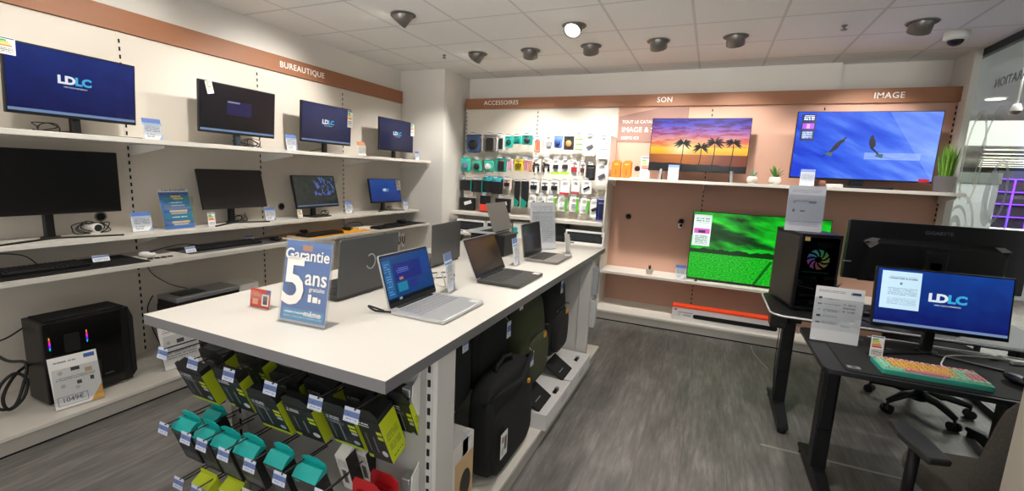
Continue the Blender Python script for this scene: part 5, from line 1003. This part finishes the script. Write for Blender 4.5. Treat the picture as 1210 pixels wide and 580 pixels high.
for k in range(260):
    a = rnd.uniform(0, 2*PI); r_ = .048*math.sqrt(rnd.random()); x0 = math.cos(a)*r_; y0 = math.sin(a)*r_; hh_ = rnd.uniform(.19, .29); dx = x0*.8+rnd.uniform(-.014, .014); dy = y0*.8+rnd.uniform(-.014, .014); w_ = .0022
    sd = Vector((math.cos(a+1.5), math.sin(a+1.5), 0))*w_; p0 = Vector((x0, y0, .125)); p1 = Vector((x0+dx*.5, y0+dy*.5, .125+hh_*.6)); p2 = Vector((x0+dx, y0+dy, .125+hh_))
    m.face([p0-sd, p0+sd, p1+sd, p1-sd]); m.face([p1-sd, p1+sd, p2])
gr = SH('grass_blade_green', '#5a9426', .6); gn = gr.noise(gr.coord('Object'), 60, 2); gr.base(gr.mix(gn, '#3c7414', '#8bb83a')); m.build('blades', gr.m, T)
T = thing('potted_succulent', 'tiny dark plant in a grey pot on the lower pink shelf', 'plant', (-.535, 5.10, .513)); MB().prism([(-.03, 0), (.03, 0), (.038, .05), (-.038, .05)], -.03, .03, 'y').build('pot', plain('grey_cube_pot', '#a9a294', .7), T, bevel=.003); leafy(T, 0, .045, 9, .06, .009, plain('dark_leaf', '#232a18', .6), 1, 7, .8)
T = thing('potted_succulent', 'dark spiky plant on the lower pink shelf left of the white paper sheet', 'plant', (1.17, 5.12, .513)); MB().prism([(-.04, 0), (.04, 0), (.05, .07), (-.05, .07)], -.04, .04, 'y').build('pot', plain('grey_cube_pot_b', '#a9a294', .7), T, bevel=.003); leafy(T, 0, .06, 16, .11, .010, plain('dark_leaf_b', '#2a2c20', .6), 1, 8, 1.1)
# sound bar carton
sbf = printed('soundbar_front_print', '#dcd8d6', [('t', .06, .2, .35, .75, 5, '#a8a3a6', 16), ('r', .02, .045, .78, .9, '#c23a4a')])
T = thing('soundbar_carton', 'long white carton with orange red top and a soundbar picture on the back plinth', 'box', (.26, 4.86, .112)); MB().box(-.505, .505, 0, .12, 0, .135, front=1).build('carton', [offwhite, sbf], T, bevel=.001)
MB().box(-.507, .507, -.002, .122, .135, .152).build('orange_lid', plain('orange_red_card', '#f0481a', .5), T, bevel=.001); MB().prism(rrect(.76, .044, .02, 5, .08, .062), -.003, -.0005, 'y').build('soundbar_picture', black, T)
cable('thin white cable from the table to the floor before the pink panel', [(.50, 4.7, .02), (.52, 4.5, .004), (.6, 4.2, .004)], .002, wrubber)
# ------------------------------------------------------------------ gaming desks on the right
DZ = .745
deskm = plain('desk_black_laminate', '#17181a', .45); trimw = plain('white_edge_trim', '#d9d9d6', .5)
def desk(label, x0, x1, y0, y1, legx, legy, r_, trim=None):
    T = thing('gaming_desk', label, 'desk', ((x0+x1)/2, (y0+y1)/2, 0)); w = x1-x0; d = y1-y0; cx, cy = (x0+x1)/2, (y0+y1)/2
    MB().prism(rrect(w, d, r_, 6), DZ-.022, DZ, 'z').build('desktop', deskm, T, bevel=.002)
    if trim: MB().tube([(p[0], p[1], DZ-.008) for p in rrect(w+.006, d+.006, r_, 8)]+[(rrect(w+.006, d+.006, r_, 8)[0][0], rrect(w+.006, d+.006, r_, 8)[0][1], DZ-.008)], .0065, 8).build('edge_trim', trimw, T)
    for lx in legx:
        px = lx-cx; py = legy-cy
        L = thing('leg', 'x', 'x', (px, py, 0)); del L['label']; del L['category']; L.parent = T
        MB().box(-.035, .035, -.045, .045, .10, DZ-.05).box(-.028, .028, -.055, .055, .32, .66).build('column', blackm, L, bevel=.006)
        MB().prism([(-.30, .03), (.30, .03), (.29, .055), (.09, .105), (-.09, .105), (-.29, .055)], -.032, .032, 'x').build('foot_bar', blackm, L, bevel=.005)
        MB().cyl((0, -.27, 0), (0, -.27, .032), .026).build('foot_pad', rubber, L); MB().cyl((0, .27, 0), (0, .27, .032), .026).build('foot_pad', rubber, L)
        MB().prism([(-d*.36, DZ-.022), (d*.36, DZ-.022), (d*.3, DZ-.05), (-d*.3, DZ-.05)], -.03, .03, 'x').build('bracket', blackm, L)
    MB().box(legx[0]-cx, legx[1]-cx, -.02, .02, DZ-.085, DZ-.045).build('cross_rail', blackm, T)
    return T
desk('black desk with white edge trim carrying the tower with the glowing fan', .43, 1.82, 3.18, 3.82, (.565, 1.70), 3.40, .09, True)
desk('black desk carrying the pastel keyboard', .545, 1.95, 2.32, 2.97, (.655, 1.80), 2.66, .035)
md = SH('printed_black_desk_mat', '#101011', .7); nz = md.noise(md.coord('Object'), 9, 4); x = md.xyz('Object')
wsp = md.ma('MULTIPLY', md.ma('GREATER_THAN', nz, .60), md.ma('MULTIPLY', md.ma('GREATER_THAN', x[1], .08), md.ma('LESS_THAN', x[0], -.35))); md.base(md.mix(wsp, '#101011', '#5c5c60'))
T = thing('desk_mat', 'black printed desk mat under the pastel keyboard', 'mat', (1.27, 2.63, DZ)); MB().prism(rrect(1.28, .58, .02, 3), 0, .003, 'z').build('mat', md.m, T)
MB().prism(rrect(.05, .032, .004, 2, -.60, -.235), .003, .0036, 'z').prism(rrect(.02, .016, .003, 2, -.60, -.235), .0036, .004, 'z', 1).build('mat_emblem', [plain('emblem_grey', '#8a8a8c', .6), black], T)
# tower with glass and glowing fan
T = thing('computer_tower', 'black computer tower with a glowing rainbow fan on the white trimmed desk', 'computer', (.556, 3.34, DZ), R(12))
MB().box(0, .235, 0, .012, .012, .50).box(0, .235, .40, .43, .012, .50).box(0, .012, 0, .43, .012, .50).box(.223, .235, 0, .43, .012, .50).box(0, .235, 0, .43, .49, .505).box(0, .235, 0, .43, .012, .03).build('frame', casemat, T, bevel=.002)

T_ = T
bpy.data.objects.remove(T.children[0])
MB().box(0, .012, 0, .43, .012, .50).box(.223, .235, 0, .43, .012, .50).box(0, .235, .41, .43, .012, .50).box(0, .235, 0, .43, .485, .505).box(0, .235, 0, .43, .012, .03).build('case', casemat, T, bevel=.002)
MB().box(-.004, 0, .02, .41, .03, .48).build('side_panel', plain('tower_side_anthracite', '#2e2c2a', .45), T, bevel=.001)
MB().box(.012, .223, .002, .006, .03, .485).build('window', smoked, T)
MB().box(.02, .215, .16, .17, .04, .48).build('motherboard', plain('board_dark', '#14181a', .6), T); MB().box(.03, .21, .04, .16, .22, .25).build('graphics_card', plain('card_dark', '#1d1f22', .4), T, bevel=.004)
MB().box(.13, .19, .05, .16, .09, .19).build('grey_module', lampgrey, T); MB().box(.10, .19, .012, .016, .425, .455).build('label', offwhite, T)
fanm = SH('fan_glow', '#000000', .5); x = fanm.xyz('Object'); hs = fanm.n('ShaderNodeHueSaturation'); hs.inputs['Color'].default_value = (1, .02, .02, 1)
ang = fanm.ma('ARCTAN2', fanm.ma('SUBTRACT', x[2], .34), fanm.ma('SUBTRACT', x[0], .125)); fanm.link(fanm.ma('ADD', fanm.ma('MULTIPLY', ang, .13), .72), hs.inputs['Hue']); hs.inputs['Saturation'].default_value = .75; fanm.emitc(hs.outputs[0], 1.6)
m = MB()
for k in range(9):
    a0 = 2*PI*k/9; P = []
    for j in range(6): t = j/5; a = a0+.5*t; rad = .02+.045*t; P.append((.125+rad*math.cos(a), .34+rad*math.sin(a)))
    for j in range(6): t = 1-j/5; a = a0+.5*t+.45*(.6+.4*t); rad = .02+.045*t; P.append((.125+rad*math.cos(a), .34+rad*math.sin(a)))
    m.prism(P, .03, .034, 'y')
m.build('fan_blades', fanm.m, T)
MB().tube([(.125+.072*math.cos(a*PI/16), .032, .34+.072*math.sin(a*PI/16)) for a in range(33)], .006, 8).build('fan_ring', dgrey, T); MB().cyl((.125, .028, .34), (.125, .036, .34), .02).build('fan_hub', black, T)
MB().box(.02, .05, -.001, .002, .46, .485).build('sticker', plain('gold_sticker', '#a08a58', .5), T)
glo = SH('case_teal_glow', '#000000', .5, emit='#1a9a6a', strength=1).m; MB().box(.04, .20, .036, .04, .252, .256).build('light_strip', glo, T)
for sx in (.04, .195):
    for sy in (.04, .38): MB().cyl((sx, sy, 0), (sx, sy, .014), .014).build('rubber_foot', rubber, T)
shA = printed('component_list_print', '#d8d9da', [('t', .06, .62, .90, .945, 40, '#8d9299', 34), ('r', .76, .93, .895, .935, '#34426e'), ('r', .08, .15, .77, .81, '#2e2e30'), ('t', .2, .5, .775, .80, 40, '#8d8f93', 34), ('r', .07, .16, .665, .69, '#77787c'), ('t', .2, .55, .67, .7, 40, '#8d8f93', 34), ('t', .6, .85, .55, .75, 16, '#9ea0a4', 30), ('r', .1, .13, .56, .585, '#88898c'), ('t', .2, .55, .55, .6, 40, '#8d8f93', 34), ('r', .07, .16, .44, .48, '#1c1c1e'), ('t', .2, .5, .45, .48, 40, '#8d8f93', 34), ('r', .07, .16, .325, .35, '#5f6064'), ('t', .2, .5, .33, .36, 40, '#8d8f93', 34), ('t', .6, .8, .3, .33, 40, '#9ea0a4', 30)])
stand_card('white component list sheet standing at the left back of the keyboard desk', .66, 2.73, DZ+.003, R(1), .21, .29, shA, 4, 'price_sheet', 'price sheet')
text('LDLC', .017, plain('sheet_ink_navy', '#2c3a66', .5), [o for o in bpy.data.objects if o.name.startswith('price_sheet') and not o.parent][-1], (.068, .016, .264), (PI/2-R(4), 0, 0), .0002, .03)
shB = printed('grey_sheet_print', '#b9bbc4', [('t', .1, .9, .84, .92, 40, '#9a9ca8', 34), ('r', .15, .22, .62, .66, '#8a8c98'), ('t', .2, .6, .62, .7, 20, '#8f919c', 20), ('r', .58, .78, .62, .67, '#767884'), ('r', .16, .22, .42, .48, '#6f717c'), ('r', .36, .5, .43, .46, '#6f717c'), ('t', .1, .9, .1, .22, 26, '#9a9ca8', 34)])
T = stand_card('grey white specification sheet standing on top of the glowing fan tower', .575, 3.47, DZ+.505, R(2), .21, .30, shB, 6, 'price_sheet', 'price sheet')
# keyboard desk monitor
def deskwin(T, q):
    wp = printed('white_window_print', '#a9c4d4', [('t', .18, .9, .78, .86, 20, '#4a5a6a', 30), ('c', .5, .68, .035, '#5a6a78', 1), ('t', .18, .92, .36, .56, 24, '#7d93a3', 30), ('t', .18, .92, .1, .3, 24, '#8aa0b0', 30)], .5, emit=1)
    MB().box(-.243, -.083, -.0075, -.0062, -.055, .132, front=1).xf(q).build('open_window', [black, wp], T)
monitor('lit blue monitor on the keyboard desk with a white window open', 1.073, 2.79, R(3.1), .535, .30, 1.016, 8, deskblue, 'v', (.054, .022, .018), shelf_z=DZ+.003, extra=deskwin)
stand_card('energy card at the lower left corner of the keyboard desk monitor', .805, 2.60, DZ+.003, R(2), .052, .105, encard, 4, 'energy_card', 'card')
# pastel keyboard
mint = plain('key_mint', '#9fd0b0', .5); yel = plain('key_apricot', '#e8b45a', .5); pnk = plain('key_pink', '#d98590', .5); crm = plain('key_cream_pink', '#e6b8a8', .5)
def cmap(r_, c, cols):
    fr = c/cols
    if r_ == 5: return 3 if c % 2 else 2
    if fr > .80: return 2 if 1 <= r_ <= 3 else 0
    if fr < .09 or fr > .70: return 0
    if r_ == 0: return 2 if .2 < fr < .6 else 0
    return 1
keyboard('pastel mint, apricot and pink keyboard on the printed desk mat', .955, 2.462, DZ+.003, R(.5), .375, .165, plain('keyboard_teal_case', '#3fa894', .4), [mint, yel, pnk, crm], cmap, 6, 19, .022, 0, .010)
mouse('black mouse at the right of the pastel keyboard', 1.29, 2.56, DZ+.003, .3)
cable('white cable curling behind the pastel keyboard', [(1.07, 2.56, DZ+.02), (1.06, 2.62, DZ+.008), (1.09, 2.70, DZ+.008), (1.15, 2.80, DZ+.01), (1.28, 2.86, DZ+.012), (1.5, 2.90, DZ+.012)], .0035, wrubber)
cable('white cable behind the keyboard desk monitor', [(.86, 2.94, DZ+.008), (1.0, 2.95, DZ+.008), (1.2, 2.95, DZ+.008), (1.5, 2.95, DZ+.01)], .003, wrubber)
for i, (x, y, lb) in enumerate(((1.43, 2.86, 'white wall plug lying at the right back of the keyboard desk'), (1.36, 2.90, 'small white connector beside the plug on the keyboard desk'))):
    T = thing('power_plug', lb, 'plug', (x, y, DZ+.003), .3); MB().box(-.03+.015*i, .03-.015*i, -.01, .01, 0, .018).build('body', offwhite, T, bevel=.003); MB().cyl((.03, 0, .009), (.045, 0, .009), .005, n=8).build('cable_end', offwhite, T)
# wide black monitor seen from behind
T = thing('computer_monitor', 'wide black monitor seen from behind on the far desk', 'monitor', (1.235, 3.44, DZ))
q = Matrix.Translation((0, 0, .425)) @ Matrix.Rotation(R(0), 4, 'X')
MB().box(-.425, .425, -.02, .02, -.185, .185).xf(q).build('housing', plain('monitor_back_black', '#0d0d0f', .3), T, bevel=.006)
m = MB(); A = [(-.34, -.19), (-.34, .06), (-.30, .085), (.30, .085), (.34, .06), (.34, -.19)]; B = [(-.31, -.16), (-.31, .02), (-.27, .055), (.27, .055), (.31, .02), (.31, -.16)]
for k in range(6):
    j = (k+1) % 6; m.face([(A[k][0], -.02, A[k][1]), (A[j][0], -.02, A[j][1]), (B[j][0], -.06, B[j][1]), (B[k][0], -.06, B[k][1])])
m.face([(b[0], -.06, b[1]) for b in B]); m.xf(q).build('back_bulge', plain('bulge_black', '#141415', .3), T)
for sx in (-1, 1): MB().prism([(sx*.335, .062), (sx*.30, .084), (sx*.262, .082), (sx*.29, .055)], -.045, -.035, 'y').xf(q).build('corner_accent', plain('accent_grey_%d' % (sx+1), '#8a8884', .35, .5), T)
text('GIGABYTE', .028, plain('dim_monitor_lettering', '#55575c', .4), T, (.015, -.0215, .425+.135), (PI/2, 0, 0), .0003, .015)
MB().box(-.05, .05, -.10, -.06, -.12, .03).xf(q).build('arm_mount', black, T, bevel=.004); MB().box(-.03, .03, -.10, -.07, .0, .40).build('stand_neck', black, T, bevel=.005); MB().prism(rrect(.30, .22, .03, 5, 0, -.06), 0, .012, 'z').build('stand_base', black, T)
MB().box(-.43, -.385, -.022, -.02, .345, .352).build('silver_lever', silver, T)
cable('dark cables lying on the far desk behind the keyboard desk', [(.85, 3.25, DZ+.006), (.9, 3.22, DZ+.03), (.98, 3.24, DZ+.006), (1.05, 3.23, DZ+.02)], .006)
mouse('dark mouse with a silver side on the far desk', .98, 3.5, DZ, .8, dgrey)
T = thing('controller_dock', 'round black device with red edge on the far desk under the monitor', 'device', (.80, 3.33, DZ)); MB().blob((0, 0, .03), .12, .10, .06, 2.5, 20, 12).build('shell', black, T); MB().tube([(-.05, -.045, .03), (0, -.055, .03), (.05, -.045, .03)], .005, 6).build('red_edge', red, T)
cable('thin black cable hanging from the far desk to the floor', [(.50, 3.28, .72), (.495, 3.27, .5), (.50, 3.26, .3), (.52, 3.27, .12)], .003)
T = thing('cable_box', 'black cable box hanging under the far desk beside its leg', 'box', (.485, 3.30, .638)); MB().box(-.05, .05, -.06, .06, 0, .084).build('case', black, T, bevel=.008); MB().cyl((.02, -.06, .03), (.02, -.065, .03), .012).build('knob', dgrey, T)
# office chairs
seatcloth = SH('grey_brown_seat_cloth', '#3b3732', .9); nn = seatcloth.noise(seatcloth.coord('Object'), 180, 2); seatcloth.base(seatcloth.mix(nn, '#3a3631', '#5f5951')); seatcloth.bump(nn, .3, .002); seatcloth = seatcloth.m
armm = plain('armrest_dark_grey', '#2b2a29', .55)
def chair(label, x, y, rz, clothm, seat_z=.48, back_top=.95):
    """faces +y"""
    T = thing('office_chair', label, 'chair', (x, y, 0), rz)
    b = thing('wheelbase', 'x', 'x', (0, 0, 0)); del b['label']; del b['category']; b.parent = T
    m = MB()
    for k in range(5):
        a = R(90+72*k+10); ca, sa = math.cos(a), math.sin(a); m.tube([(0, 0, .11), (ca*.15, sa*.15, .12), (ca*.29, sa*.29, .085)], [.035, .027, .018], 8)
    m.cyl((0, 0, .07), (0, 0, .15), .045); m.build('star_base', blackm, b)
    for k in range(5):
        a = R(90+72*k+10); ca, sa = math.cos(a)*.29, math.sin(a)*.29; t = Vector((-math.sin(a), math.cos(a), 0))*.014
        MB().cyl(Vector((ca, sa, .03))-t*2, Vector((ca, sa, .03))-t*.3, .03, n=18).cyl(Vector((ca, sa, .03))+t*.3, Vector((ca, sa, .03))+t*2, .03, n=18).cyl((ca, sa, .03), (ca, sa, .085), .009, n=10).build('caster', black, b)
    MB().cyl((0, 0, .13), (0, 0, seat_z-.05), .026).build('gas_column', blackm, T)
    MB().box(-.12, .12, -.10, .12, seat_z-.075, seat_z-.04).build('tilt_plate', blackm, T, bevel=.008)
    MB().blob((.01, .02, seat_z), .44, .48, .09, 4.5, 40, 16).build('seat', clothm, T)
    # curved backrest
    m = MB(); nu, nv = 17, 13; i0 = 0
    for side in (0, 1):
        for j in range(nv):
            v = j/(nv-1); z = seat_z+.08+(back_top-seat_z-.08)*v; hw = .235*(1-.22*v**3)*(.86+.14*min(1, v*4))*(1 if v < .93 else .93)
            for i in range(nu):
                u = i/(nu-1)*2-1; yy = -.25-.04*v+.075*u*u-.02*math.sin(v*PI); th = .045*(1-.75*abs(u)**4)*(1-.7*(2*v-1)**6); m.v.append((u*hw, yy+(th/2 if side else -th/2), z))
    for side in (0, 1):
        o_ = side*nu*nv
        for j in range(nv-1):
            for i in range(nu-1):
                a = o_+j*nu+i; m.f.append((a, a+1, a+nu+1, a+nu)); m.mi.append(0); m.uv.append([(0, 0)]*4); m.sm.append(True)
    def strip_(idx):
        for k in range(len(idx)-1): m.f.append((idx[k], idx[k+1], idx[k+1]+nu*nv, idx[k]+nu*nv)); m.mi.append(0); m.uv.append([(0, 0)]*4); m.sm.append(True)
    strip_(list(range(nu))); strip_([nu-1+j*nu for j in range(nv)]); strip_([(nv-1)*nu+i for i in reversed(range(nu))]); strip_([j*nu for j in reversed(range(nv))])
    m.build('backrest', clothm, T)
    MB().tube([(0, -.05, seat_z-.055), (0, -.25, seat_z-.05), (0, -.32, seat_z+.05), (0, -.325, seat_z+.3)], .022, 8).build('back_support', blackm, T)
    for sx in (-1, 1):
        A_ = thing('armrest', 'x', 'x', (sx*.275, 0, 0)); del A_['label']; del A_['category']; A_.parent = T
        MB().tube([(-sx*.12, .0, seat_z-.055), (0, .0, seat_z-.03), (0, .0, .64)], .02, 10).build('post', blackm, A_)
        MB().prism([(-.04, -.14), (.035, -.13), (.045, .03), (.03, .13), (-.025, .135), (-.045, .03)], .64, .665, 'z').build('pad', armm, A_, bevel=.008)
    return T
chair('grey brown office chair at the lower right with its back to the camera side', 1.045, 2.02, R(9), seatcloth, .47, .93)
chair('black office chair beyond the far desk, only its wheelbase clearly seen', 1.52, 3.98, R(190), cloth, .48, .92)
